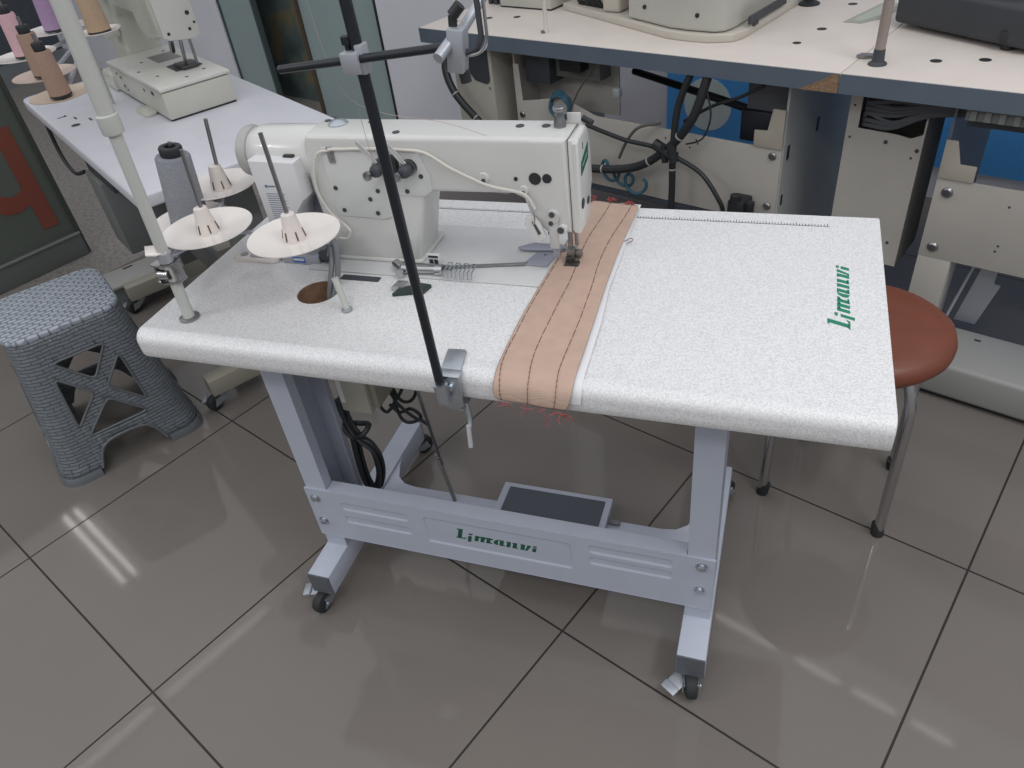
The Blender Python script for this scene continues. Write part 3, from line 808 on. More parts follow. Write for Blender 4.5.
# fabric strip with backing, draped over the front edge
def strip(Ledge, Redge, nx, z, drop):
    """grid of points between two edges (lists of (x,y)), ending in a drop over the table's nose"""
    bm = new(); rows = []
    n = len(Ledge)
    for i in range(n):
        (lx, ly), (rx, ry) = Ledge[i], Redge[i]
        row = []
        for k in range(nx+1):
            s = k/nx
            wz = .0009*sin(s*9+i*.9)+.0006*sin(i*1.7+s*3)
            row.append(bm.verts.new((lx+(rx-lx)*s, ly+(ry-ly)*s, z+abs(wz))))
        rows.append(row)
    for (dl, dr) in drop:
        row = []
        for k in range(nx+1):
            s = k/nx
            row.append(bm.verts.new((dl[0]+(dr[0]-dl[0])*s, dl[1]+(dr[1]-dl[1])*s - .0015*sin(s*7)**2, dl[2]+(dr[2]-dl[2])*s)))
        rows.append(row)
    for A, B in zip(rows, rows[1:]):
        for k in range(nx): bm.faces.new((A[k], A[k+1], B[k+1], B[k]))
    return bm, rows
def solid(o, th):
    m = o.modifiers.new('thickness', 'SOLIDIFY'); m.thickness = th; m.offset = 1
    m = o.modifiers.new('smooth', 'SUBSURF'); m.levels = 1; m.render_levels = 1
    return o
fs = thing('fabric_strip', 'beige fabric strip with three dark seams and frayed red ends, under the presser foot', 'fabric', (.69, .27, H))
ys = [.545, .50, .45, .40, .35, .30, .25, .20, .15, .10, .06, .03]
def interp(tab, y):
    tab = sorted(tab, key=lambda p: p[1])
    if y <= tab[0][1]: return tab[0][0]
    for a, b in zip(tab, tab[1:]):
        if a[1] <= y <= b[1]: return a[0]+(b[0]-a[0])*(y-a[1])/(b[1]-a[1])
    return tab[-1][0]
LT = [(.645, .555), (.645, .465), (.640, .36), (.637, .275), (.633, .192), (.632, .114), (.634, .044), (.636, .002)]
RT = [(.745, .534), (.743, .463), (.740, .389), (.741, .305), (.744, .214), (.748, .133), (.750, .078), (.751, .031)]
zf = H+.0045
Ls = [(interp(LT, y), y+(.0 if y < .5 else .006)) for y in ys]; Rs = [(interp(RT, y), y-(.008 if y > .53 else 0)) for y in ys]
drop = [((.636, .012, H+.0035), (.752, .012, H+.0035)), ((.636, -.0025, H-.004), (.752, -.0025, H-.004)), ((.636, -.0085, H-.016), (.750, -.0085, H-.016)), ((.637, -.0095, H-.029), (.744, -.0095, H-.036))]
bm, rows = strip(Ls, Rs, 10, zf, drop)
solid(obj('fabric', bm, M_TANF, fs, smooth=80), .0012)
rows_pts = None
bm, _ = strip([(x-.0-.0, y) for x, y in Ls], [(interp([(.745, .5), (.748, .25), (.757, .15), (.760, .08), (.762, .02)], y), y) for y in ys], 4, H+.0018,
              [((.66, .013, H+.0002), (.763, .013, H+.0002)), ((.66, .002, H-.006), (.764, .002, H-.006)), ((.66, -.0015, H-.018), (.763, -.0015, H-.018)), ((.66, -.002, H-.026), (.762, -.002, H-.028))])
obj('backing_cloth', bm, M_PAPER, fs, smooth=80, lab='white backing cloth under the strip')
def on_fabric(s):
    pts = []
    for (lx, ly), (rx, ry) in zip(Ls, Rs): pts.append((lx+(rx-lx)*s, ly+(ry-ly)*s, zf+.0026))
    for a, b in drop: pts.append((a[0]+(b[0]-a[0])*s, a[1]+(b[1]-a[1])*s-.0022, a[2]+(b[2]-a[2])*s+(.0018 if a[1] > 0 else 0)))
    return pts
for tabs in ([.06, .05, .045, .04, .04, .05, .05, .05, .05, .05, .04, .05, .07, .09, .10, .11], [.43, .42, .38, .36, .38, .41, .43, .42, .41, .40, .40, .42, .44, .45, .46, .47], [.84, .83, .79, .76, .75, .76, .79, .80, .80, .79, .78, .78, .79, .80, .81, .82]):
    out = [on_fabric(t_)[i] for i, t_ in enumerate(tabs)]
    bm = new(); SP = smooth_path(out, 10)
    for i in range(0, len(SP)-1):
        if i % 5 == 4: continue
        tube(bm, [SP[i], SP[i+1]], .0005, 5, 0)
    obj('seam_stitching', bm, M_STITCH, fs, recalc=False)
random.seed(5)
def fray(cx, cy_, cz, n, spread, m, name='thread_ends'):
    bm = new()
    for k in range(n):
        p = Vector((cx+random.uniform(-spread, spread), cy_+random.uniform(-.003, .002), cz)); pts = [tuple(p)]
        d = Vector((random.uniform(-1, 1), random.uniform(-.3, .3), random.uniform(-1, .2)))
        for j in range(5):
            d = (d+Vector((random.uniform(-1.2, 1.2), random.uniform(-.4, .4), random.uniform(-1, .8)))).normalized()
            p = p+d*.0038; pts.append((p.x, min(p.y, cy_+.002), p.z))
        tube(bm, pts, .0006, 5, 4)
    obj(name, bm, m, fs, recalc=False)
fray(.65, -.013, H-.032, 7, .012, M_FRAYD); fray(.695, -.013, H-.036, 6, .02, M_FRAYD); fray(.735, -.013, H-.038, 6, .014, M_FRAY)
tb('thread_ends', M_FRAYD, fs, [(.705, -.010, H-.035), (.713, -.012, H-.05), (.709, -.012, H-.060), (.715, -.012, H-.068), (.721, -.012, H-.060), (.716, -.012, H-.048)], .0007, 5)
def fray_up(cx, cy_, n, m):
    bm = new()
    for k in range(n):
        p = Vector((cx+random.uniform(-.007, .007), cy_, zf+.002)); pts = [tuple(p)]
        for j in range(4):
            p = p+Vector((random.uniform(-1, 1), random.uniform(-.6, .8), random.uniform(0, .4))).normalized()*.004; pts.append(tuple(p))
        tube(bm, pts, .0008, 5, 4)
    obj('thread_ends', bm, m, fs, recalc=False)
fray_up(.689, .548, 6, M_FRAY); fray_up(.728, .538, 5, M_FRAY); fray_up(.655, .552, 3, M_FRAY)
tb('thread_ends', M_STITCH, fs, [(.742, .40, zf), (.752, .408, zf+.002), (.756, .402, zf+.001), (.748, .392, zf)], .0006, 5)

# ================================================================== BLACK ROD ON CLAMP at the front edge
t = thing('rod_stand', 'tall black rod clamped to the front edge of the white table, with a cross rod', 'rod stand', (.562, -.015, .66))
def rod_at(z): return Vector((.5625+(z-.724)*-.027, -.021, z))
cl = new()
prism(cl, [(.547, .052), (.574, .054), (.5775, .05), (.5875, -.004), (.5875, -.006), (.5565, -.010)], H+.0005, H+.0035, axis='z', bev=.0008)
prism(cl, [(.5535, H+.0035), (.5885, H+.0035), (.5885, H-.05), (.579, H-.058), (.562, H-.058), (.5535, H-.05)], -.0125, -.0083, axis='y', bev=.0012)
box(cl, .5550, .588, -.0125, .006, H+.0004, H+.0036, bev=.001)
box(cl, .566, .586, -.009, .03, H-.062, H-.058)
clamp = obj('clamp', cl, M_ZINC, t, lab='zinc plated edge clamp')
cl = new(); cyl(cl, rod_at(.690), rod_at(.722), .0105, seg=20); cyl(cl, (.575, -.0125, .712), (.575, -.019, .712), .005, seg=12); cyl(cl, (.5645, -.031, .700), (.5645, -.0125, .700), .0035, seg=10)
obj('socket', cl, M_ZINC, clamp)
tb('clamp_screw', M_ZINC, clamp, [(.584, .004, .668), (.588, .0, .645), (.589, -.006, .632), (.588, -.008, .628)], .0042, 10, 5)
tb('clamp_handle', mat('bright plated steel', (214, 216, 220), .25, .5), clamp, [(.5885, -.010, .636), (.5885, -.012, .618), (.588, -.014, .596)], .0038, 10, 4)
cy('upright', M_BLK, t, rod_at(.695), rod_at(1.40), .0067, seg=18)
cb_ = obj('cross_clamp', box(new(), .535, .556, -.036, -.012, 1.152, 1.174, bev=.0015), M_ALU, t)
box_bm = new(); cyl(box_bm, (.541, -.024, 1.174), (.541, -.024, 1.184), .003, seg=10); cyl(box_bm, (.541, -.024, 1.180), (.541, -.024, 1.188), .0055, seg=14); obj('set_screw', box_bm, M_BLK, cb_)
box_bm = box(new(), .551, .560, -.030, -.014, 1.150, 1.180, bev=.0015); obj('clamp_jaw', box_bm, M_ALU, cb_)
cy('cross_rod', M_BLK, t, (.4525, -.028, 1.1565), (.655, -.028, 1.176), .0046, seg=16)
ec = obj('end_clamp', box(new(), .655, .673, -.030, -.012, 1.150, 1.193, bev=.002, rot=Matrix.Rotation(radians(8), 4, 'Y')), M_ALU, t)
cy('clamp_tube', M_ALU, ec, (.652, -.045, 1.170), (.662, -.008, 1.186), .0058, seg=16)
cy('clamp_tube', M_ALU, ec, (.667, -.012, 1.186), (.690, .03, 1.222), .0052, seg=16)
bm = new(); cyl(bm, (.662, -.02, 1.192), (.663, -.02, 1.203), .0045, seg=12); cyl(bm, (.663, -.02, 1.203), (.672, -.018, 1.212), .006, seg=12); obj('knob', bm, M_BLKP, ec)
obj('knob', cyl(new(), (.667, -.02, 1.149), (.668, -.02, 1.139), .006, seg=12), M_BLKP, ec)
tb('bent_wire', M_DGREY, t, [(.672, -.02, 1.168), (.683, -.02, 1.172), (.690, -.02, 1.182), (.6905, -.02, 1.20), (.690, -.02, 1.26)], .0032, 8, 5)
tb('bent_wire', M_CHROME, t, [(.673, -.02, 1.165), (.687, -.02, 1.168), (.6955, -.02, 1.178), (.697, -.02, 1.20), (.697, -.02, 1.26)], .0018, 8, 5)
M_THR = mat('pale thread', (176, 160, 150), .7)
for nm, pts, lb in (('thread', [(.500, -.02, 1.30), (.47, .05, 1.12), (.42, .22, 1.02), (.50, .26, .99), (.56, .28, .962)], 'thin pale thread hanging slack behind the cross rod'),
                    ('thread', [(.535, -.02, 1.155), (.40, .20, 1.03), (.367, .262, .925)], 'thin pale thread running down to the left tension dial')):
    tb(nm, M_THR, t, pts, .0004, 5, 6)

# ================================================================== SPOOL STAND (left end of the front table)
t = thing('spool_stand', 'pale grey spool stand with white discs, standing on the left end of the white table', 'spool stand', (.066, .063, H))
def pole_at(z): return Vector((.066+(z-H)*.045, .063, z))
cy('pole', M_POLE, t, pole_at(H), pole_at(1.075), .0095, seg=20)
obj('pole', cyl(new(), pole_at(1.05), pole_at(1.45), .0125, seg=20), M_POLE, t, lab='thicker upper section of the pole')
bm = new(); lathe(bm, [(.0145, 0), (.0155, .003), (.0155, .026), (.0135, .028)], pole_at(1.045), (0, 0, 1), 24); obj('pole_sleeve', bm, M_POLE, t)
bm = new(); lathe(bm, [(.017, 0), (.017, .003), (.011, .004)], (.066, .063, H), (0, 0, 1), 28); obj('base_washer', bm, M_STEEL, t)
bm = new()
prism(bm, [(.047, .05), (.062, .046), (.088, .056), (.088, .074), (.078, .08), (.05, .074)], .800, .8025, axis='z')
prism(bm, [(.047, .05), (.062, .046), (.088, .056), (.088, .074), (.078, .08), (.05, .074)], .832, .8345, axis='z')
box(bm, .049, .052, .052, .074, .802, .832); box(bm, .084, .0865, .056, .074, .802, .832)
cyl(bm, (.058, .051, .817), (.076, .053, .817), .008, seg=14)
obj('bracket', bm, M_CHROME, t)
bm = new(); prism(bm, [(.028, .072), (.052, .045), (.07, .048), (.082, .06), (.06, .082)], .852, .8550, axis='z', bev=.001); obj('upper_collar', bm, M_DISC, t)
cy('pole_collar', M_ALU, t, pole_at(.836), pole_at(.851), .012)
SPOTS = [(.097, .147, .849), (.267, .142, .849), (.010, .308, .849), (-.022, .236, .812)]
bm = new()
tube(bm, [(.074, .066, .840), (.088, .115, .840), (.10, .148, .841), (.18, .160, .841), (.267, .145, .842)], .004, 8, 4)
tube(bm, [(.09, .13, .840), (.05, .24, .838), (.010, .308, .842)], .004, 8, 4)
tube(bm, [(.066, .066, .822), (.02, .15, .812), (-.028, .236, .806)], .004, 8, 4)
obj('arms', bm, M_ALU, t)
def disc_and_cone(x, y, z, tip, parent, R_=.074, cone_m=M_CONE, full=True, cone_h=.044, disc_m=M_DISC):
    bm = new()
    lathe(bm, [(0, -.0065), (R_*.3, -.006), (R_*.75, -.0012), (R_, .003), (R_, .0045), (R_*.75, .0008), (R_*.3, -.0042), (0, -.0045)], (x, y, z), (0, 0, 1), 48)
    d = obj('spool_disc', bm, disc_m, parent)
    if full:
        bm = new(); lathe(bm, [(.0185, 0), (.0175, .006), (.0115, cone_h-.003), (.0105, cone_h), (.007, cone_h+.001), (0, cone_h+.001)], (x, y, z-.0045), (0, 0, 1), 24)
        c = obj('spool_cone', bm, cone_m, d)
        for a in (-100, -40, 20, 80, 140, 200):
            aa = radians(a); p0 = Vector((x+.0184*cos(aa), y+.0184*sin(aa), z-.0005)); p1 = Vector((x+.0156*cos(aa), y+.0156*sin(aa), z+.0135))
            obj('slot', cyl(new(), p0, p1, .0012, seg=6), mat('brown slot', (92, 70, 62), .8), c)
    if tip is not None: cy('spindle', M_STEEL, d, (x, y, z-.006), tip, .0034, seg=12)
    return d
disc_and_cone(*SPOTS[0], (.103, .150, .985), t)
disc_and_cone(*SPOTS[1], (.262, .146, 1.015), t)
disc_and_cone(*SPOTS[2], (.025, .312, .972), t, R_=.068)
disc_and_cone(*SPOTS[3], (-.006, .243, .958), t, R_=.07, full=False)

def spool(name, lab, x, y, z, r0, r1, h, m, group, axis=(0, 0, 1), cap_m=M_BLKP, capout=True, hollow=True):
    t = thing(name, lab, 'thread spool', (x, y, z), group)
    ax = Vector(axis).normalized(); o = Vector((x, y, z))
    bm = new(); lathe(bm, [(r0*.7, 0), (r0, .002), (r0, .006), (r1, h-.003), (r1*.93, h), (r1*.5, h)], o, ax, 32)
    obj('thread_winding', bm, m, t)
    bm = new(); rr = r1*.62
    lathe(bm, [(rr, h), (rr*1.05, h+.003), (rr*1.08, h+.013), (rr, h+.016), (rr*.55, h+.016), (rr*.5, h+.006), (0, h+.006)], o, ax, 28)
    obj('core_tube', bm, cap_m, t)
    bm = new(); lathe(bm, [(r0*.72, -.0025), (r0*1.02, -.002), (r0*1.02, .002), (r0*.7, .0025)], o, ax, 28); obj('core_rim', bm, M_BLKP, t)
    return t
spool('thread_spool', 'large grey thread cone with a black cap, on the front table\'s spool stand', -.022, .236, .8155, .0335, .0295, .120, M_GREYTHR, None, axis=(.10, .05, 1))

# ================================================================== THE OTHER SEWING TABLE (left, behind)
frame(LEFT)
HL = .76
lt = thing('sewing_table', 'smooth white table standing at an angle behind, under the beige bartack machine', 'sewing table', (-1.06, .43, 0))
bm = new(); prism(bm, rrect(-1.64, -.492, .172, .70, (.01, .03, .03, .01)), HL-.032, HL, axis='z', bev=.006, seg=3); obj('tabletop', bm, M_LTOP, lt)
for x in (-1.565, -.785):
    obj('post', box(new(), x, x+.05, .40, .50, .105, HL-.033, bev=.003), M_GBOX, lt)
    ft = obj('foot', box(new(), x, x+.052, .185, .66, .05, .105, bev=.003), mat('beige painted foot', (148, 144, 132), .5), lt)
for (x, y, a) in ((-1.54, .215, 290), (-.76, .215, 290), (-1.54, .64, 20), (-.76, .64, 50)):
    caster(x, y, .05, radians(a), lt, brake=radians(a-40) if y < .3 else None)
obj('cross_beam', box(new(), -1.514, -.786, .44, .46, .14, .25, bev=.002), M_GBOX, lt)
obj('screw_cover', cyl(new(), (-1.165, .22, HL), (-1.165, .22, HL+.002), .012, seg=18), M_CHROME, lt)
bm = new()
for (a, b_, c, d) in ((-1.30, -1.285, .22, .225), (-1.255, -1.225, .235, .24), (-1.20, -1.17, .262, .268), (-1.24, -1.19, .30, .32), (-1.292, -1.285, .20, .225)):
    box(bm, a, b_, c, d, HL, HL+.0006)
obj('cutouts', bm, M_DGREY, lt)
t = thing('motor_control_box', 'dark grey control box hanging under the angled white table', 'control box', (-1.1, .3, .40))
obj('case', box(new(), -1.30, -1.14, .205, .40, .37, .60, bev=.006), M_GBOX, t)
obj('mount', box(new(), -1.28, -1.02, .215, .38, .60, .7275, bev=.004), M_DGREY, t)
tb('hanging_cable', M_BLKP, None, [(-1.565, .20, .727), (-1.56, .195, .62), (-1.53, .195, .57), (-1.46, .2, .55), (-1.42, .22, .56)], .006, 8, 6,
   lab='black cable drooping under the left corner of the angled white table', cat='cable')
t = thing('foot_pedal', 'flat pale grey steel foot pedal with a slot, under the angled white table', 'foot pedal', (-1.6, .2, 0))
obj('plate', box(new(), -1.715, -1.568, .10, .36, .088, .10, bev=.003), mat('pale grey pedal steel', (152, 150, 148), .5), t)
obj('slot', box(new(), -1.70, -1.688, .225, .262, .0995, .1006), M_BLKP, t)
for x in (-1.70, -1.59): obj('leg', box(new(), x, x+.012, .12, .34, 0, .088), M_GBOX, t)

# bartack machine
t = thing('bartack_machine', 'beige industrial bartack machine with a boxy work bed, on the angled white table', 'sewing machine', (-1.2, .5, HL))
bm = new(); box(bm, -1.40, -.925, .408, .60, HL+.004, .834, bev=.006)
bed = obj('work_bed', bm, M_LBODY, t)
obj('bed_cover', box(new(), -1.40, -.923, .406, .602, .836, .846, bev=.003), mat('paler cream enamel', (206, 206, 200), .35), t)
obj('bed_base', box(new(), -1.39, -.93, .412, .596, HL, HL+.006), M_RUB, t)
bm = new()
for (x, z, r) in ((-1.33, .822, .004), (-1.30, .815, .004), (-1.29, .792, .004), (-1.265, .785, .003), (-1.08, .818, .004), (-1.01, .822, .005), (-1.0, .822, .005)):
    obj('screw', cyl(new(), (x, .4085, z), (x, .4065, z), r, seg=10), M_DGREY, bed)
for (x, y) in ((-1.16, .43), (-1.26, .47), (-1.06, .45), (-.97, .50), (-1.0, .56), (-1.33, .56)): obj('screw', cyl(new(), (x, y, .846), (x, y, .8468), .005, seg=10), M_DGREY, bed)
obj('mount_lug', prism(new(), rrect(-1.13, -1.03, .375, .41, .012), HL, HL+.008, axis='z', bev=.002), M_LBODY, t)
obj('side_block', box(new(), -1.50, -1.38, .40, .47, HL, .81, bev=.01), M_LBODY, t)
obj('needle_plate', box(new(), -1.13, -1.05, .50, .575, .846, .8485), M_DGREY, t)
obj('cloth_plate', box(new(), -1.30, -1.20, .50, .57, .846, .847), mat('grey enamel inlay', (128, 128, 126), .4), t)
bm = new()
prism(bm, [(-1.56, HL), (-1.56, 1.17), (-1.02, 1.17), (-1.0, 1.15), (-1.0, .945), (-1.10, .925), (-1.16, .93), (-1.18, .985), (-1.36, .985), (-1.395, .95), (-1.40, .86), (-1.40, HL)], .475, .585, axis='y', bev=.014, seg=3)
arm = obj('arm', bm, M_LBODY, t)
bm = new(); prism(bm, [(.482, .944), (.482, 1.17), (.58, 1.17), (.58, .935), (.565, .925), (.495, .935)], -.999, -.985, axis='x', bev=.004)
fcv = obj('face_cover', bm, mat('smooth cream face cover', (196, 196, 190), .35), t)
obj('sticker', box(new(), -.9848, -.9842, .492, .540, 1.035, 1.075), M_LBLUE, fcv)
for (y, z, r) in ((.562, .99, .0055), (.498, .952, .004), (.555, .952, .004), (.572, .965, .003)):
    obj('screw', cyl(new(), (-.986, y, z), (-.9835, y, z), r, seg=14), M_BLKP, fcv)
bm = new(); box(bm, -1.44, -1.395, .43, .478, .90, .93, bev=.006); box(bm, -1.46, -1.38, .44, .478, 1.02, 1.12, bev=.01); obj('side_bracket', bm, M_LBODY, t)
bm = new(); cyl(bm, (-1.40, .47, 1.03), (-1.40, .425, 1.03), .016, seg=16); tube(bm, [(-1.44, .43, 1.12), (-1.43, .425, 1.05), (-1.40, .42, 1.03), (-1.38, .425, .98)], .006, 8, 5); obj('lever_knob', bm, M_BLKP, t)
bm = new()
cyl(bm, (-1.03, .535, .935), (-1.06, .535, .852), .005, seg=10); cyl(bm, (-1.02, .555, .935), (-1.04, .56, .852), .004, seg=10); cyl(bm, (-1.045, .515, .935), (-1.085, .52, .89), .007, seg=10)
obj('needle_bars', bm, M_STEEL, t)
obj('work_clamp', box(new(), -1.105, -1.035, .515, .565, .8485, .856, bev=.001), mat('dark steel', (90, 90, 90), .35, .8), t)

# thread stand with coloured cones on the angled table
t = thing('spool_stand', 'spool stand carrying pink, brown, lavender and tan cones, on the far left corner', 'spool stand', (-1.10, .215, HL))
def PZ(x, y, z): return (x, y, z)
cy('pole', M_POLE, t, (-1.272, .35, HL), (-1.272, .35, 1.45), .0095, seg=18)
spots = [(-.985, .160, .985, .070, 'pink thread cone, leftmost on the far spool stand', M_PINK, .092, .022, .019, M_DISC),
         (-.77, .152, .978, .066, 'dusty brown thread cone between the pink cone and the front brown cone', M_BRN, .085, .0215, .019, mat('tan plastic', (186, 170, 158), .35)),
         (-.605, .142, .967, .061, 'dusty brown thread cone with a black cap, frontmost on the far spool stand', M_BRN, .086, .0215, .018, mat('dusty tan plastic', (180, 164, 148), .4)),
         (-1.22, .285, .985, .082, 'lavender thread cone on a white disc, at the back of the far spool stand', M_LAV, .15, .027, .019, M_DISC),
         (-1.02, .347, .990, .052, 'tan thread cone right of the lavender one, by the beige machine', M_TAN, .15, .0275, .021, M_DISC)]
bm = new()
for s in spots: tube(bm, [(-1.272, .35, s[2]-.03), ((s[0]-1.272)/2, (s[1]+.35)/2, s[2]-.02), (s[0], s[1], s[2]-.006)], .005, 8, 3)
obj('arms', bm, M_ALU, t)
for (x, y, z, R_, lb, m_, h, r0, r1, dm) in spots:
    disc_and_cone(x, y, z, (x+.002, y, z+h+.035), t, R_=R_, full=False, disc_m=dm)
for (x, y, z, R_, lb, m_, h, r0, r1, dm) in spots:
    spool('thread_spool', lb, x, y, z+.0025, r0, r1, h, m_, 'cones on the far spool stand')

# ================================================================== LONG BENCH (two workstations) at the back
frame(ROOM)
HB = .76
bench = []
def bench_top(name, lab, x0, x1, chip=None):
    t = thing(name, lab, 'work table', ((x0+x1)/2, 1.5, 0))
    obj('worktop', box(new(), x0, x1, 1.19, 1.90, HB-.046, HB, bev=.0015), M_BACKTOP, t)
    obj('edge_band', box(new(), x0, x1 if not chip else x1-.001, 1.1865, 1.1905, HB-.0455, HB-.0015), M_EDGE, t)
    return t
A = bench_top('work_table', 'long cream-topped work table at the back left, with a chipped grey edge band', -.205, 1.192, True)
bm = new(); prism(bm, [(1.10, HB-.0455), (1.1915, HB-.0455), (1.1915, HB-.003), (1.175, HB-.004), (1.15, HB-.02), (1.13, HB-.03)], 1.1855, 1.1868, axis='y'); obj('bare_core', bm, M_CHIP, A, lab='bare brown chipboard where the band is missing')
obj('end_band', box(new(), -.2085, -.2045, 1.19, 1.90, HB-.0455, HB-.0015), M_EDGE, A)
B = bench_top('work_table', 'cream-topped work table at the back right, with a grey tray on it', 1.194, 2.8)
def holes(parent, pts):
    for (x, y, r) in pts:
        obj('bench_hole', cyl(new(), (x, y, HB-.001), (x, y, HB+.0006), r, seg=20), M_BLKP, parent)
holes(A, [(-.033, 1.351, .012), (.058, 1.387, .012), (1.018, 1.512, .013), (1.007, 1.378, .011), (1.004, 1.77, .013)])
holes(B, [(1.355, 1.338, .013), (1.448, 1.377, .013)])
# recessed tray plate in the first top
bm = new(); prism(bm, [(1.047, 1.585), (1.095, 1.585), (1.135, 1.66), (1.14, 1.80), (1.08, 1.80)], HB, HB+.002, axis='z'); o = obj('recess_plate', bm, mat('greenish grey plate', (158, 162, 150), .4), A)
bm = new(); prism(bm, [(1.065, 1.60), (1.088, 1.60), (1.12, 1.67), (1.125, 1.79), (1.09, 1.79)], HB+.002, HB+.003, axis='z'); obj('inner_plate', bm, mat('paler greenish plate', (176, 180, 168), .4), o)

def under_unit(dx, parent):
    """steel cabinet frame under a work table: front panel with step, leg, base tray"""
    u0 = .137+dx; u1 = 1.052+dx; v = 1.25
    step = [(u0, .31), (u1, .31), (u1, .632), (u1-.034, .632), (u1-.045, .575), (u1-.085, .57), (u1-.088, .527), (u0+.45, .527), (u0+.25, .55), (u0+.10, .555), (u0+.085, .60), (u0, .64)]
    return step
M_BRKT = M_BEIGE
# station 1: panel with a higher left end
p = obj('front_panel', prism(new(), [(.137, .31), (1.052, .31), (1.052, .527), (.455, .535), (.33, .575), (.165, .545), (.16, .66), (.137, .66)], 1.25, 1.254, axis='y', bev=.001), M_BEIGE, A)
for (x, z) in ((1.04-.012, .507), (1.028, .361), (.16, .50)):
    bm = new(); lathe(bm, [(.011, 0), (.011, .003), (.008, .006), (0, .0065)], (x, 1.25, z), (0, -1, 0), 18); obj('bolt', bm, M_STEEL, p)
bm = new()
for (x, z) in ((.70, .505), (.735, .49), (.78, .49), (.80, .515), (.805, .505), (.66, .44)): cyl(bm, (x, 1.2505, z), (x, 1.2495, z), .003, seg=8)
obj('pin_holes', bm, M_DGREY, p, recalc=False)
obj('corner_bracket', prism(new(), [(.972, .528), (1.052, .528), (1.052, .634), (1.018, .634), (1.008, .575), (.972, .572)], 1.246, 1.25, axis='y', bev=.0008), mat('cream bracket', (170, 164, 152), .5), A)
obj('side_panel', prism(new(), [(1.246, .12), (1.30, .12), (1.75, .12), (1.75, HB-.047), (1.254, HB-.047), (1.254, .12)], 1.05, 1.056, axis='x'), mat('grey side panel', (172, 174, 172), .6), A)
bm = new(); box(bm, 1.0562, 1.0575, 1.275, 1.29, .49, .53); box(bm, 1.0562, 1.0575, 1.27, 1.28, .36, .39); box(bm, 1.0562, 1.0575, 1.47, 1.485, .50, .54); obj('slots', bm, M_BLKP, A)
obj('side_panel', box(new(), .137, .143, 1.254, 1.75, .12, HB-.047), M_BEIGE, A)
obj('back_plate', box(new(), .15, .47, 1.36, 1.365, .50, .66), M_BEIGE, A)
obj('lower_shelf', box(new(), .143, 1.05, 1.256, 1.52, .285, .305, bev=.002), mat('dark slate shelf', (66, 74, 84), .5), A)
obj('back_bar', cyl(new(), (.36, 1.62, .55), (1.0, 1.40, .545), .012, seg=12), M_BLKP, A)
bx_ = obj('leg', box(new(), .96, 1.05, 1.26, 1.36, .0, .12, bev=.003), M_BEIGE, A)
obj('leg', box(new(), .143, .23, 1.26, 1.36, .0, .285, bev=.003), M_BEIGE, A)
# station 2
p2 = obj('front_panel', prism(new(), [(1.437, .318), (2.5, .318), (2.5, .527), (1.437, .527)], 1.25, 1.254, axis='y', bev=.001), M_BEIGE, B)
for (x, z) in ((1.466, .494), (1.466, .348)):
    bm = new(); lathe(bm, [(.013, 0), (.013, .003), (.009, .007), (0, .0075)], (x, 1.25, z), (0, -1, 0), 18); obj('bolt', bm, M_STEEL, p2)
bm = new()
for (x, z) in ((1.60, .485), (1.603, .385), (1.600, .37), (1.665, .40)): cyl(bm, (x, 1.2505, z), (x, 1.2495, z), .003, seg=8)
obj('pin_holes', bm, M_DGREY, p2, recalc=False)
obj('corner_bracket', prism(new(), [(1.437, .527), (1.514, .527), (1.514, .567), (1.478, .567), (1.462, .62), (1.437, .62)], 1.246, 1.25, axis='y', bev=.0008), mat('cream bracket', (170, 164, 152), .5), B)
obj('leg', box(new(), 1.437, 1.515, 1.25, 1.34, .11, .318, bev=.003), M_BEIGE, B)
obj('side_panel', box(new(), 1.437, 1.443, 1.256, 1.75, .11, HB-.047), mat('dark grey side panel', (110, 113, 118), .5), B)
bt = obj('base_tray', box(new(), 1.50, 2.7, 1.115, 1.30, .012, .11, bev=.012, seg=3), mat('grey cream base steel', (150, 150, 148), .5), B)
obj('base_slot', box(new(), 1.618, 1.633, 1.255, 1.263, .1095, .1106), M_BLKP, bt)
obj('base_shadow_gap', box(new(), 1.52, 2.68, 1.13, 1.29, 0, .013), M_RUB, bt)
bm = new(); prism(bm, [(1.548, .11), (1.60, .11), (1.628, .235), (1.612, .237), (1.612, .33), (1.585, .33)], 1.33, 1.336, axis='y'); box(bm, 1.578, 1.622, 1.33, 1.36, .325, .335); obj('brace', bm, M_ALU, B)
cy('stay_rod', M_ALU, B, (1.53, 1.29, .11), (1.562, 1.35, .31), .004)
bm = new()
box(bm, 1.47, 2.7, 1.205, 1.24, HB-.075, HB-.047)
for k in range(24): box(bm, 1.48+k*.028, 1.492+k*.028, 1.196, 1.206, HB-.072, HB-.05)
obj('cable_comb', bm, M_GBOX, B, recalc=False)
obj('cable_duct', box(new(), 1.47, 2.7, 1.24, 1.30, HB-.10, HB-.047), M_DGREY, B)

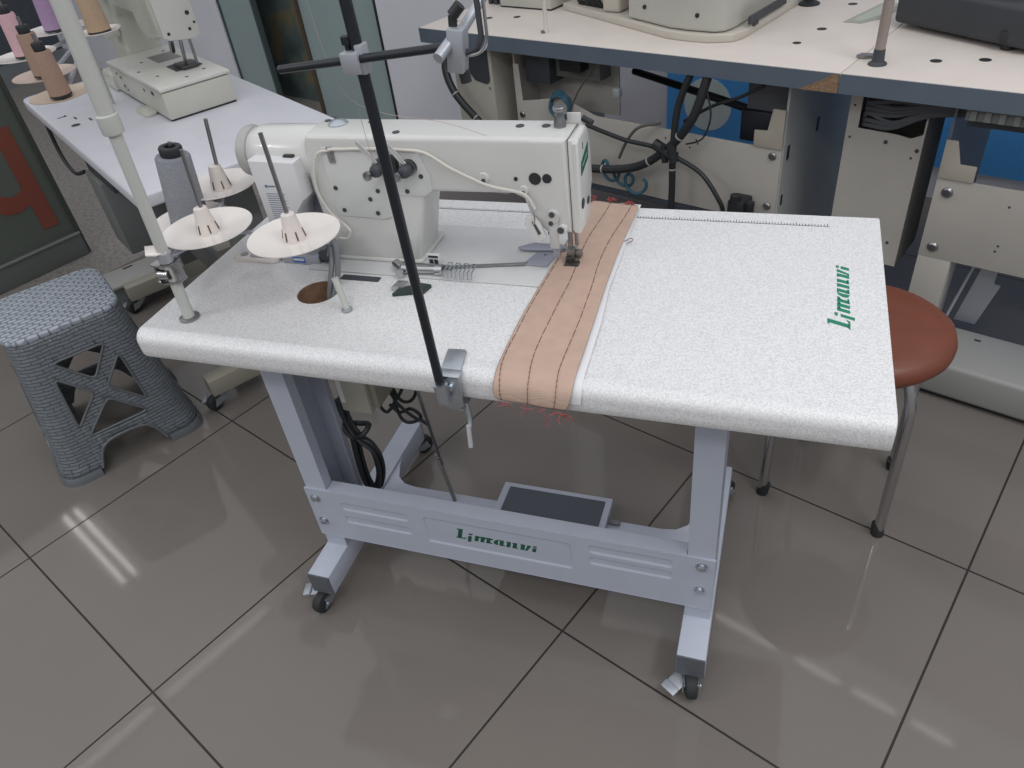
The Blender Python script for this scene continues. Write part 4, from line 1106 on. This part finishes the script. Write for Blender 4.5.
# hanging control box between the stations
t = thing('control_cabinet', 'tall beige control cabinet with a cable opening, hanging under the back tables', 'control cabinet', (1.29, 1.35, .2))
P0, P1 = 1.195, 1.38
bm = new()
sheet(bm, [(P0, .245), (P1, .245), (P1, .705), (P0, .705)], [[(P0+.028, .60), (P0+.028, .69), (P1-.004, .69), (P1-.004, .605), (P1-.03, .592), (P0+.12, .597)]],
      lambda a, b, s: (a, 1.29+s*.003, b), thick=1)
obj('front', bm, M_BEIGE, t)
bm = new(); box(bm, P1-.004, P1, 1.293, 1.46, .245, .705); box(bm, P0, P0+.004, 1.293, 1.46, .245, .705); box(bm, P0, P1, 1.293, 1.46, .245, .249); box(bm, P0, P1, 1.456, 1.46, .245, .705)
obj('case', bm, mat('grey beige steel', (158, 156, 152), .5), t)
bm = new()
random.seed(11)
for k in range(9):
    z = .606+k*.010; w = random.uniform(-.014, .014)
    tube(bm, [(P0+.036, 1.305, z-w*.3), (P0+.05, 1.290, z+.006+w*.7), (P0+.11, 1.282, z+.008-w*.6), (P1, 1.280, .655+k*.0045), (P1+.09, 1.285, .668+k*.003)], .0056, 7, 4)
obj('cables', bm, mat('grey sheathed cables', (84, 86, 92), .5), t, recalc=False)
bm = new()
for (x, z, r) in ((P0+.012, .655, .003), (P0+.012, .575, .003), (P0+.05, .275, .003), (P1-.01, .565, .005), (P1-.02, .545, .003), (P0+.10, .575, .005), (P1-.03, .31, .004), (P0+.02, .33, .003)): obj('screw', cyl(new(), (x, 1.2905, z), (x, 1.2885, z), r, seg=10), M_DGREY, t)

# black power box under the bench, near the station 1 bracket
t = thing('power_box', 'black box under the back left work table, beside the cream corner bracket', 'power box', (.97, 1.35, .5))
obj('case', box(new(), .905, 1.02, 1.30, 1.45, .515, .60, bev=.004), mat('dark navy black plastic', (34, 36, 46), .5), t)
obj('lid', box(new(), .915, 1.045, 1.31, 1.47, .60, .713, bev=.004), mat('grey lid', (96, 98, 104), .5), t)

# left hanging panel with dark grille
t = thing('control_cabinet', 'cream control cabinet with a dark grille, under the left end of the back table', 'control cabinet', (0, 1.3, .2))
obj('case', box(new(), -.105, .068, 1.225, 1.46, .20, HB-.047, bev=.003), mat('cream cabinet steel', (172, 170, 160), .5), t)
obj('grille', prism(new(), [(-.04, HB-.052), (.055, HB-.052), (.055, .605), (.04, .592), (-.01, .60), (-.035, .625)], 1.2225, 1.2245, axis='y'), M_DGREY, t)
for (x, z) in ((-.04, .60), (.048, .60), (.05, .58)): obj('screw', cyl(new(), (x, 1.2255, z), (x, 1.223, z), .004, seg=10), M_GBOX, t)
t = thing('motor_unit', 'dark motor unit with a teal coil hose, under the back left table', 'motor', (.3, 1.3, .56))
obj('case', box(new(), .17, .27, 1.27, 1.40, .60, .70, bev=.006), M_DGREY, t)
obj('bracket', box(new(), .27, .44, 1.30, 1.40, .62, .712, bev=.004), mat('mid grey bracket', (112, 112, 110), .5), t)
obj('case', box(new(), .32, .40, 1.255, 1.30, .655, .712, bev=.003), M_BLKP, t)
def ringpts(cx, cy_, cz, r, n=14): return [(cx+r*cos(2*pi*k/n), cy_+.003*sin(k*2.3), cz+r*sin(2*pi*k/n)) for k in range(n)]
bm = new()
for k in range(4): tube(bm, ringpts(.325, 1.235+.004*k, .548+.003*k, .036+.002*(k % 2)), .0045, 7, 3, closed=True)
tube(bm, [(.33, 1.235, .512), (.33, 1.235, .49), (.36, 1.235, .47)], .005, 7, 4)
obj('hose_coil', bm, M_BLUET, t, recalc=False)
bm = new()
pts = []
for k in range(34):
    a_ = k*.62
    pts.append((.50+.0045*k+.022*cos(a_), 1.205+.006*sin(a_*.7), .395-.0012*k+.026*sin(a_)))
tube(bm, pts, .0052, 7, 4)
obj('air_hose', bm, M_BLUET, None, 'teal air hose curls behind the white sewing machine head', 'hose')

# cables slung under the bench
def bcable(lab, pts, r, m=M_CABLE, ties=()):
    t = thing('slung_cable', lab, 'cable', (pts[0][0], pts[0][1], min(p[2] for p in pts)))
    obj('sheath', tube(new(), pts, r, 10, 6), m, t)
    P = smooth_path(pts, 6)
    for k in ties:
        i = min(int(k*(len(P)-1)), len(P)-2); d = (P[i+1]-P[i]).normalized()
        obj('cable_tie', cyl(new(), P[i]-d*.002, P[i]+d*.002, r*1.12, seg=12), mat('pale cable tie', (160, 162, 166), .5), t)
    return t
bcable('thick black cable hanging from the left end of the back table', [(-.09, 1.19, .70), (-.09, 1.17, .64), (-.05, 1.16, .57), (.03, 1.16, .50), (.09, 1.16, .46), (.20, 1.165, .43), (.42, 1.17, .40), (.62, 1.18, .425), (.74, 1.18, .50), (.82, 1.18, .60), (.85, 1.2, .71)], .0125, M_BLKP, (.2, .3, .66, .76, .86))
bcable('black upright cable hanging down in front of the beige front panel', [(.80, 1.2, .712), (.77, 1.19, .62), (.765, 1.18, .50), (.765, 1.18, .40), (.765, 1.18, .28), (.77, 1.2, .15)], .010, M_BLKP, (.5,))
bcable('thin black cable arching across the beige front panel to a small black fitting', [(.46, 1.19, .53), (.60, 1.18, .51), (.70, 1.18, .505), (.78, 1.18, .485), (.86, 1.18, .45), (.915, 1.18, .385), (.925, 1.19, .35)], .0065, M_BLKP)
bcable('thin grey cable hanging from the pipe joint behind the white machine head', [(.70, 1.22, .56), (.64, 1.2, .545), (.60, 1.2, .50), (.57, 1.2, .44)], .0045, mat('olive grey cable', (88, 86, 80), .5))
bcable('thin black cable rising to the right under the back table', [(.78, 1.21, .58), (.86, 1.22, .63), (.93, 1.22, .66), (1.0, 1.22, .70)], .0045, M_BLKP)
bcable('thin black wire looping down past the blue wall graphic', [(.84, 1.2, .70), (.87, 1.19, .62), (.85, 1.19, .55), (.80, 1.19, .525)], .0025, M_BLKP)
bcable('thin grey wires falling behind the coil hose', [(.47, 1.24, .70), (.40, 1.23, .60), (.37, 1.23, .53)], .003, mat('olive grey cable', (88, 86, 80), .5))
bm = new(); cyl(bm, (.705, 1.18, .515), (.775, 1.175, .488), .016, seg=10); cyl(bm, (.74, 1.172, .52), (.745, 1.172, .47), .010, seg=10); cyl(bm, (.76, 1.17, .525), (.775, 1.17, .475), .012, seg=8)
obj('hose_fitting', bm, M_BLKP, None, 'black hose fitting where the cables cross in front of the beige panel', 'fitting')
t = thing('air_valve', 'small black valve on the beige front panel beyond the white table', 'valve', (.95, 1.2, .33))
bm = new(); box(bm, .935, .985, 1.19, 1.25, .335, .385, bev=.006); cyl(bm, (.955, 1.2, .38), (.955, 1.2, .40), .015, seg=14); obj('body', bm, M_BLKP, t)
bm = new(); box(bm, .985, 1.005, 1.2, 1.22, .35, .385, bev=.003); obj('lever', bm, M_BLKP, t)
t = obj('inline_connector', box(new(), .54, .563, 1.215, 1.235, .615, .64, bev=.004), mat('pale plastic', (150, 154, 158), .5), None, 'pale plastic connector hanging in the dark under the back table', 'connector')

# ---- things on the bench
t = thing('pattern_sewing_machine', 'large cream computerised sewing machine base on the back left table', 'sewing machine', (.6, 1.55, HB))
bm = new(); prism(bm, [(.165, 1.50), (.66, 1.312), (.72, 1.305), (.79, 1.307), (.85, 1.335), (.862, 1.37), (.862, 1.80), (.20, 1.80)], HB, HB+.022, axis='z', bev=.004, seg=3)
obj('base', bm, M_BEIGE2, t)
bm = new(); prism(bm, [(.49, 1.388), (.66, 1.326), (.72, 1.318), (.80, 1.32), (.825, 1.335), (.835, 1.37), (.835, 1.78), (.52, 1.78)], HB+.024, HB+.26, axis='z', bev=.008, seg=3)
bd = obj('cover', bm, mat('greenish cream cover', (190, 190, 182), .4), t)
obj('column', box(new(), .365, .43, 1.43, 1.52, HB+.022, HB+.26, bev=.012, seg=3), M_BEIGE2, t)
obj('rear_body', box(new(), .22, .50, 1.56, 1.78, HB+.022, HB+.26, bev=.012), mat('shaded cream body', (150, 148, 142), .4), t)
bm = new(); prism(bm, [(1.395, HB+.03), (1.62, HB+.03), (1.62, HB+.05), (1.395, HB+.05)], .860, .868, axis='x'); box(bm, .862, .868, 1.42, 1.445, HB+.02, HB+.035)
obj('side_rail', bm, M_DGREY, t)
bm = new()
for (x, y) in ((.56, 1.3595), (.75, 1.3165)): obj('screw', cyl(new(), (x, y+.002, HB+.065), (x, y-.001, HB+.065), .006, seg=12), M_BLKP, bd)
random.seed(9)
bm = new()
for k in range(12):
    x = .235+k*.0095
    tube(bm, [(x, 1.50-(x-.235)*.25, HB+.022), (x-.01+random.uniform(-.012, .012), 1.49-(x-.235)*.25, HB+.07), (x+random.uniform(-.02, .02), 1.50-(x-.235)*.25, HB+.16)], .0055, 7, 4)
obj('wire_harness', bm, M_BLKP, t, recalc=False)
t = thing('power_supply_box', 'greenish cream box standing on the back left table, behind the thin rod', 'control box', (.03, 1.6, HB))
obj('case', box(new(), -.09, .13, 1.478, 1.72, HB+.004, HB+.16, bev=.004), M_LBODY, t)
bm = new(); box(bm, -.09, .13, 1.48, 1.72, HB, HB+.004); obj('foot_strip', bm, M_RUB, t)
bm = new(); box(bm, -.02, -.012, 1.476, 1.479, HB+.03, HB+.05); box(bm, .0, .006, 1.476, 1.479, HB+.035, HB+.05); cyl(bm, (.10, 1.478, HB+.04), (.10, 1.476, HB+.04), .005, seg=10); obj('marks', bm, M_DGREY, t)
bm = new()
for (x, w) in ((-.165, .02), (-.14, .02), (-.115, .02)): box(bm, x, x+w-.004, 1.50, 1.54, HB, HB+.035, bev=.004)
obj('cable_plugs', bm, M_DGREY, None, 'row of dark cable plugs on the back table beside the cream box', 'plugs')
t = thing('thread_rod', 'thin cream rod standing on the front edge of the back left table', 'rod', (.275, 1.262, HB))
cy('rod', M_CONE, t, (.275, 1.262, HB), (.275, 1.262, 1.25), .0065, seg=12)
cy('collar', M_GBOX, t, (.268, 1.262, HB), (.268, 1.262, HB+.006), .0105, seg=14)
t = thing('thread_rod', 'thin cream rod at the left end of the back table, behind the aluminium clamp', 'rod', (-.12, 1.28, HB))
cy('rod', M_CONE, t, (-.115, 1.285, HB), (-.115, 1.285, 1.25), .0075, seg=12)
cy('collar', M_GBOX, t, (-.12, 1.283, HB), (-.12, 1.283, HB+.007), .011, seg=14)
t = thing('thread_rod', 'thick rod with a dark foot standing where the two back tables meet', 'rod', (1.245, 1.275, HB))
cy('rod', mat('brownish grey rod', (150, 138, 132), .45), t, (1.245, 1.275, HB), (1.247, 1.275, 1.3), .0115, seg=16)
bm = new(); lathe(bm, [(.021, 0), (.021, .003), (.014, .008), (.0125, .035)], (1.245, 1.275, HB), (0, 0, 1), 20); obj('foot', bm, M_DGREY, t)
bm = new(); prism(bm, [(1.185, 1.305), (1.205, 1.30), (1.235, 1.315), (1.225, 1.33), (1.19, 1.325)], HB+.0005, HB+.008, axis='z', bev=.002); cyl(bm, (1.225, 1.33, HB+.008), (1.225, 1.33, HB+.02), .008, seg=12)
obj('table_latch', bm, M_STEEL, None, 'small steel latch joining the two back tables', 'latch')
t = thing('grey_tray', 'large dark grey machine tray resting on the back right table', 'tray', (1.4, 1.6, HB))
bm = new(); prism(bm, [(1.183, 1.570), (1.505, 1.425), (1.56, 1.43), (1.95, 1.44), (2.0, 1.80), (1.2, 1.80)], HB+.012, HB+.10, axis='z', bev=.012, seg=3)
tr = obj('body', bm, mat('charcoal plastic', (54, 57, 62), .5, noise=(20, .04)), t)
obj('foot', cyl(new(), (1.47, 1.47, HB), (1.47, 1.47, HB+.02), .014, seg=14), M_BLKP, t)
obj('foot', cyl(new(), (1.27, 1.60, HB), (1.27, 1.60, HB+.02), .014, seg=14), M_BLKP, t)
obj('latch', box(new(), 1.452, 1.476, 1.4405, 1.449, HB+.018, HB+.045, bev=.002), M_BLKP, t)
obj('ridge', box(new(), 1.35, 1.95, 1.5, 1.75, HB+.10, HB+.125, bev=.01), M_BLKP, t)
t = thing('upright_post', 'dark upright post standing beside the large cream machine', 'post', (.87, 1.62, HB))
obj('rod', cyl(new(), (.888, 1.74, HB), (.888, 1.74, HB+.3), .014, seg=14), M_BLKP, t)
bm = new(); lathe(bm, [(.03, 0), (.03, .004), (.016, .012)], (.888, 1.74, HB), (0, 0, 1), 20); obj('foot', bm, M_BLKP, t)

# ================================================================== STOOLS
frame(IDENT)
# grey plastic stool
sc0 = Vector((-.797, .436, 0)); ang = radians(55)
ST = Matrix.Translation(sc0) @ Matrix.Rotation(ang, 4, 'Z')
frame(ST)
st = thing('plastic_stool', 'grey wicker-pattern plastic stool with cross-shaped cut-outs, at the left', 'stool', (0, 0, 0))
HS = .43
def half(z):
    f = z/HS
    return .196-.056*f**.8+.006*max(0, .12-f)*8
def side_pt(k, a, z, ins):
    """a: distance along the side from its middle; past the flat part the wall bends round the corner"""
    h = half(z)-ins; rc = .055; flat = h-rc
    if abs(a) <= flat: p = Vector((a, -h, z))
    else:
        th = min((abs(a)-flat)/rc, pi/4); sg = 1 if a > 0 else -1
        p = Vector((sg*(flat+rc*sin(th)), -h+rc-rc*cos(th), z))
    r = Matrix.Rotation(k*pi/2, 3, 'Z'); return r @ p
def tri_hole(pts, r=.10):
    """round the corners of a polygon"""
    out = []; n = len(pts)
    for i in range(n):
        p0, p1, p2 = Vector(pts[i-1]), Vector(pts[i]), Vector(pts[(i+1) % n])
        a = p1+(p0-p1)*r; b = p1+(p2-p1)*r
        for t in (0, .33, .66, 1): out.append(tuple((a*(1-t)**2+p1*2*t*(1-t)+b*t*t)))
    return out
bmS = new(); uvl = bmS.loops.layers.uv.new('UVMap')
def side_mesh(k):
    # outline in (s,z): s in -1..1 of half perimeter; finely subdivided for bending
    def arc_len(z): h = half(z); return (h-.055)+.055*pi/4
    top_z = HS-.012
    N = 14
    bottom = []
    # arch
    outer = []
    for i in range(9): outer.append((-1+i*.04, .02+0*i))
    arch = [(-.50, .02), (-.47, .04), (-.42, .062), (-.34, .078), (-.2, .086), (0, .088), (.2, .086), (.34, .078), (.42, .062), (.47, .04), (.50, .02)]
    outer = [(-1, .02), (-.92, .02), (-.84, .02), (-.76, .02), (-.68, .02), (-.6, .02)]+arch+[(.6, .02), (.68, .02), (.76, .02), (.84, .02), (.92, .02)]
    for i in range(1, N+1): outer.append((1, .02+(top_z-.02)*(i-1)/N))
    for i in range(12): outer.append((1-i/6, top_z))
    for i in range(N): outer.append((-1, top_z-(top_z-.02)*i/N))
    X, Z = .0, .225
    holes = [tri_hole([(-.50, .345), (.46, .345), (.02, .262)], .13),
             tri_hole([(-.50, .118), (.50, .118), (.04, .200)], .13),
             tri_hole([(-.58, .305), (-.10, .230), (-.58, .150)], .13),
             tri_hole([(.58, .305), (.13, .230), (.58, .150)], .13)]
    return outer, holes, arc_len
def clip_tess():
    """the side as a fine grid with the hole and arch outlines left out, then the rims as small tubes"""
    outer, holes, arc = side_mesh(0)
    return outer, holes, arc
outer, holes_, arc = side_mesh(0)
# triangulate once on a dense lattice so bending at the corners stays smooth
def inside(poly, x, y):
    c = False; n = len(poly)
    for i in range(n):
        x1, y1 = poly[i]; x2, y2 = poly[(i+1) % n]
        if (y1 > y) != (y2 > y) and x < (x2-x1)*(y-y1)/(y2-y1)+x1: c = not c
    return c
from mathutils.geometry import delaunay_2d_cdt
vv = []; ee = []
for L in [outer]+holes_:
    k0 = len(vv)
    for p in L: vv.append(Vector(p))
    for i in range(len(L)): ee.append((k0+i, k0+(i+1) % len(L)))
for i in range(1, 40):
    for j in range(1, 24):
        p = (-1+i*.05, .02+(HS-.032)*j/24)
        if inside(outer, *p) and not any(inside(h, *p) for h in holes_): vv.append(Vector(p))
res = delaunay_2d_cdt(vv, ee, [], 0, 1e-5)
V2, F2 = res[0], res[2]
F2 = [f_ for f_ in F2 if (lambda c: inside(outer, c.x, c.y) and not any(inside(h, c.x, c.y) for h in holes_))(sum((V2[i] for i in f_), Vector((0, 0)))/len(f_))]
for k in range(4):
    vs = [bmS.verts.new(side_pt(k, p.x*arc(p.y), p.y, 0)) for p in V2]
    for f_ in F2:
        try: fc_ = bmS.faces.new([vs[i] for i in f_])
        except ValueError: continue
        for lp, i in zip(fc_.loops, f_): lp[uvl].uv = (V2[i].x*.5+.5, V2[i].y/HS)
bmesh.ops.remove_doubles(bmS, verts=bmS.verts, dist=.0004)
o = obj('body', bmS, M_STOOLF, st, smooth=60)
md = o.modifiers.new('shell', 'SOLIDIFY'); md.thickness = .004; md.offset = -1
for k in range(4):
    bm = new()
    for L in holes_:
        tube(bm, [side_pt(k, x*arc(z), z, -.0005) for x, z in L], .0034, 7, 0, closed=True)
    A_ = [(-.50, .02), (-.47, .04), (-.42, .062), (-.34, .078), (-.2, .086), (0, .088), (.2, .086), (.34, .078), (.42, .062), (.47, .04), (.50, .02)]
    tube(bm, [side_pt(k, x*arc(z), z, -.0005) for x, z in A_], .004, 7, 3)
    obj('cutout_trim', bm, M_STOOLR, st, recalc=True)
# top
bm = new(); uvl = bm.loops.layers.uv.new('UVMap')
prism(bm, rrect(-.145, .145, -.145, .145, .055, 8), HS-.016, HS, axis='z', bev=.007, seg=4)
for f_ in bm.faces:
    for lp in f_.loops: lp[uvl].uv = (lp.vert.co.x/.29+.5, lp.vert.co.y/.29+.5)
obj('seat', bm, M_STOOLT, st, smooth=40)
for k in range(4):
    bm = new()
    r = Matrix.Rotation(k*pi/2, 3, 'Z')
    L = []
    for z, e in ((0, .006), (.014, .004), (.022, 0)):
        ring = []
        for (kk, s) in [(k, s_) for s_ in (.53, .65, .78, .90, 1.0)]+[((k+1), -s_) for s_ in (1.0, .90, .78, .65, .53)]:
            ring.append((kk, s, z, e))
        L.append(ring)
    rings_ = []
    for ring in L:
        o_ = [bm.verts.new(side_pt(kk, s*arc(.02), .02, -e)*1.0) for (kk, s, z, e) in ring]
        i_ = [bm.verts.new(side_pt(kk, s*arc(.02), .02, .016)) for (kk, s, z, e) in ring]
        for v, q in zip(o_+i_, ring+ring): v.co.z = q[2]
        rings_.append(o_+i_[::-1])
    n = len(rings_[0])
    for A_, B_ in zip(rings_, rings_[1:]):
        for i in range(n): bm.faces.new((A_[i], A_[(i+1) % n], B_[(i+1) % n], B_[i]))
    bm.faces.new(rings_[0][::-1]); bm.faces.new(rings_[-1])
    bmesh.ops.remove_doubles(bm, verts=bm.verts, dist=.0003)
    obj('foot', bm, M_STOOLR, st, smooth=50)

# round brown stool
frame(IDENT)
cx, cy0 = 1.177, .594
t = thing('round_stool', 'round stool with a brown leatherette seat and chrome legs, behind the white table', 'stool', (cx, cy0, 0))
bm = new(); lathe(bm, [(0, .424), (.144, .424), (.156, .430), (.1645, .441), (.1655, .452), (.1615, .464), (.150, .473), (.125, .478), (.08, .480), (0, .481)], (cx, cy0, 0), (0, 0, 1), 56)
obj('seat', bm, M_BROWN, t)
bm = new(); lathe(bm, [(.06, .414), (.14, .414), (.14, .4245), (.06, .4245)], (cx, cy0, 0), (0, 0, 1), 40); obj('seat_pan', bm, M_DGREY, t)
bm = new()
for k in range(9):
    a = radians(12+k*4.0); p = Vector((cx+.1632*cos(a), cy0+.1632*sin(a), .457)); a2 = a+radians(4); q = Vector((cx+.1632*cos(a2), cy0+.1632*sin(a2), .457+.001*(k % 2)))
    tube(bm, [p, q], .0032, 6, 0)
obj('worn_edge', bm, M_FOAM, t, lab='worn pale patch on the seat edge')
for (fx, fy) in ((1.277, .475), (1.030, .548), (1.318, .69), (1.115, .765)):
    d = Vector((fx-cx, fy-cy0, 0)); topp = Vector((cx, cy0, .420)) + d*.80; mid = Vector((cx, cy0, .37)) + d*.93
    lg = obj('leg', tube(new(), [topp, mid, Vector((cx, cy0, .30)) + d*.975, (fx, fy, .012)], .0105, 14, 5), M_CHROME, t)
    obj('leg_tip', cyl(new(), (fx, fy, 0), (fx+(cx-fx)*.03, fy+(cy0-fy)*.03, .03), .0135, .013, seg=16), M_RUB, lg)
tb('leg_ring', M_CHROME, t, [(cx+.115*cos(radians(a)), cy0+.115*sin(radians(a)), .395) for a in range(0, 360, 30)], .005, 10, 3, closed=True)

# ================================================================== LIGHTS (ceiling tubes, some of them added fill) and camera
frame(ROOM)
def lamp(x, y, z, length, rot, power, lab, wdt=.03, double=False):
    t = thing('ceiling_light', lab, 'ceiling light', (x, y, z))
    t.rotation_euler.z += rot
    keep = FR[0]
    FR[0] = ROOM @ Matrix.Translation((x, y, 0)) @ Matrix.Rotation(rot, 4, 'Z')
    w_ = .08 if double else .035
    obj('fixture', box(new(), -length/2-.02, length/2+.02, -w_, w_, z+.01, z+.06, bev=.004), M_WHITE, t)
    for dy in ((-.045, .045) if double else (0,)):
        ld = bpy.data.lights.new('tube_lamp', 'AREA'); ld.shape = 'RECTANGLE'; ld.size = length; ld.size_y = wdt; ld.energy = power; ld.color = (1, .99, .97)
        lo = bpy.data.objects.new('tube_lamp', ld); C.objects.link(lo); lo.parent = t; lo.location = (0, dy, .005)
    FR[0] = keep
lamp(-3.37, -.09, 2.8, 1.12, radians(-2), 1.2, 'double tube light over the corridor, left of the showroom', double=True)
lamp(-1.75, -.06, 2.8, .77, pi/2, .45, 'slim tube light above the shopfront, nearer the back', wdt=.02)
lamp(-1.75, -.78, 2.8, .50, pi/2, .28, 'slim tube light above the shopfront, nearer the camera', wdt=.02)
for k, (a_, b_, c_) in enumerate(((.77, 1.13, 'first'), (1.25, 1.485, 'second'), (1.55, 1.77, 'third'), (1.84, 2.03, 'fourth'))):
    lamp((a_+b_)/2, 1.80, 2.5, b_-a_, 0, (b_-a_)*.6, c_+' short light from the left in the row above the long bench', wdt=.02)
lamp(2.7, .2, 2.8, 1.2, pi/2, 12, 'added double tube key light, unseen above the right side of the showroom', double=True)  # extra key light, added where the floor does not mirror it into view
lamp(1.9, -1.7, 2.8, 1.2, 0, 9, 'added double tube fill light, unseen right behind the camera', double=True)  # added lamp behind the viewpoint, only there to raise the illumination
lamp(-.8, -2.6, 2.8, 1.2, 0, 12, 'added double tube fill light, unseen far behind the camera on the left', double=True)  # another unseen lamp, put in to carry part of the main light

# bright white ceiling and paler surroundings of the hall as soft ambient light
w = bpy.data.worlds.new('W'); sc.world = w; w.use_nodes = True
nt = w.node_tree; bg = nt.nodes['Background']; bg.inputs[0].default_value = (.95, .97, 1.0, 1)
tc = nt.nodes.new('ShaderNodeTexCoord'); sx = nt.nodes.new('ShaderNodeSeparateXYZ'); nt.links.new(tc.outputs['Generated'], sx.inputs[0])
mr = nt.nodes.new('ShaderNodeMapRange'); mr.inputs['From Min'].default_value = 0; mr.inputs['From Max'].default_value = .9
mr.inputs['To Min'].default_value = .29; mr.inputs['To Max'].default_value = .98
nt.links.new(sx.outputs['Z'], mr.inputs['Value']); nt.links.new(mr.outputs['Result'], bg.inputs[1])

cam = bpy.data.cameras.new('camera'); co = bpy.data.objects.new('camera', cam); C.objects.link(co)
co.location = (.98572, -.76247, 1.38029); co.rotation_euler = (.89181, .10794, .31314)
cam.sensor_width = 36; cam.lens = 755.945/1024*36; cam.clip_start = .02
sc.camera = co
sc.view_settings.view_transform = 'Standard'; sc.view_settings.look = 'None'; sc.view_settings.gamma = 1
sc.view_settings.exposure = 0; sc.view_settings.use_curve_mapping = False
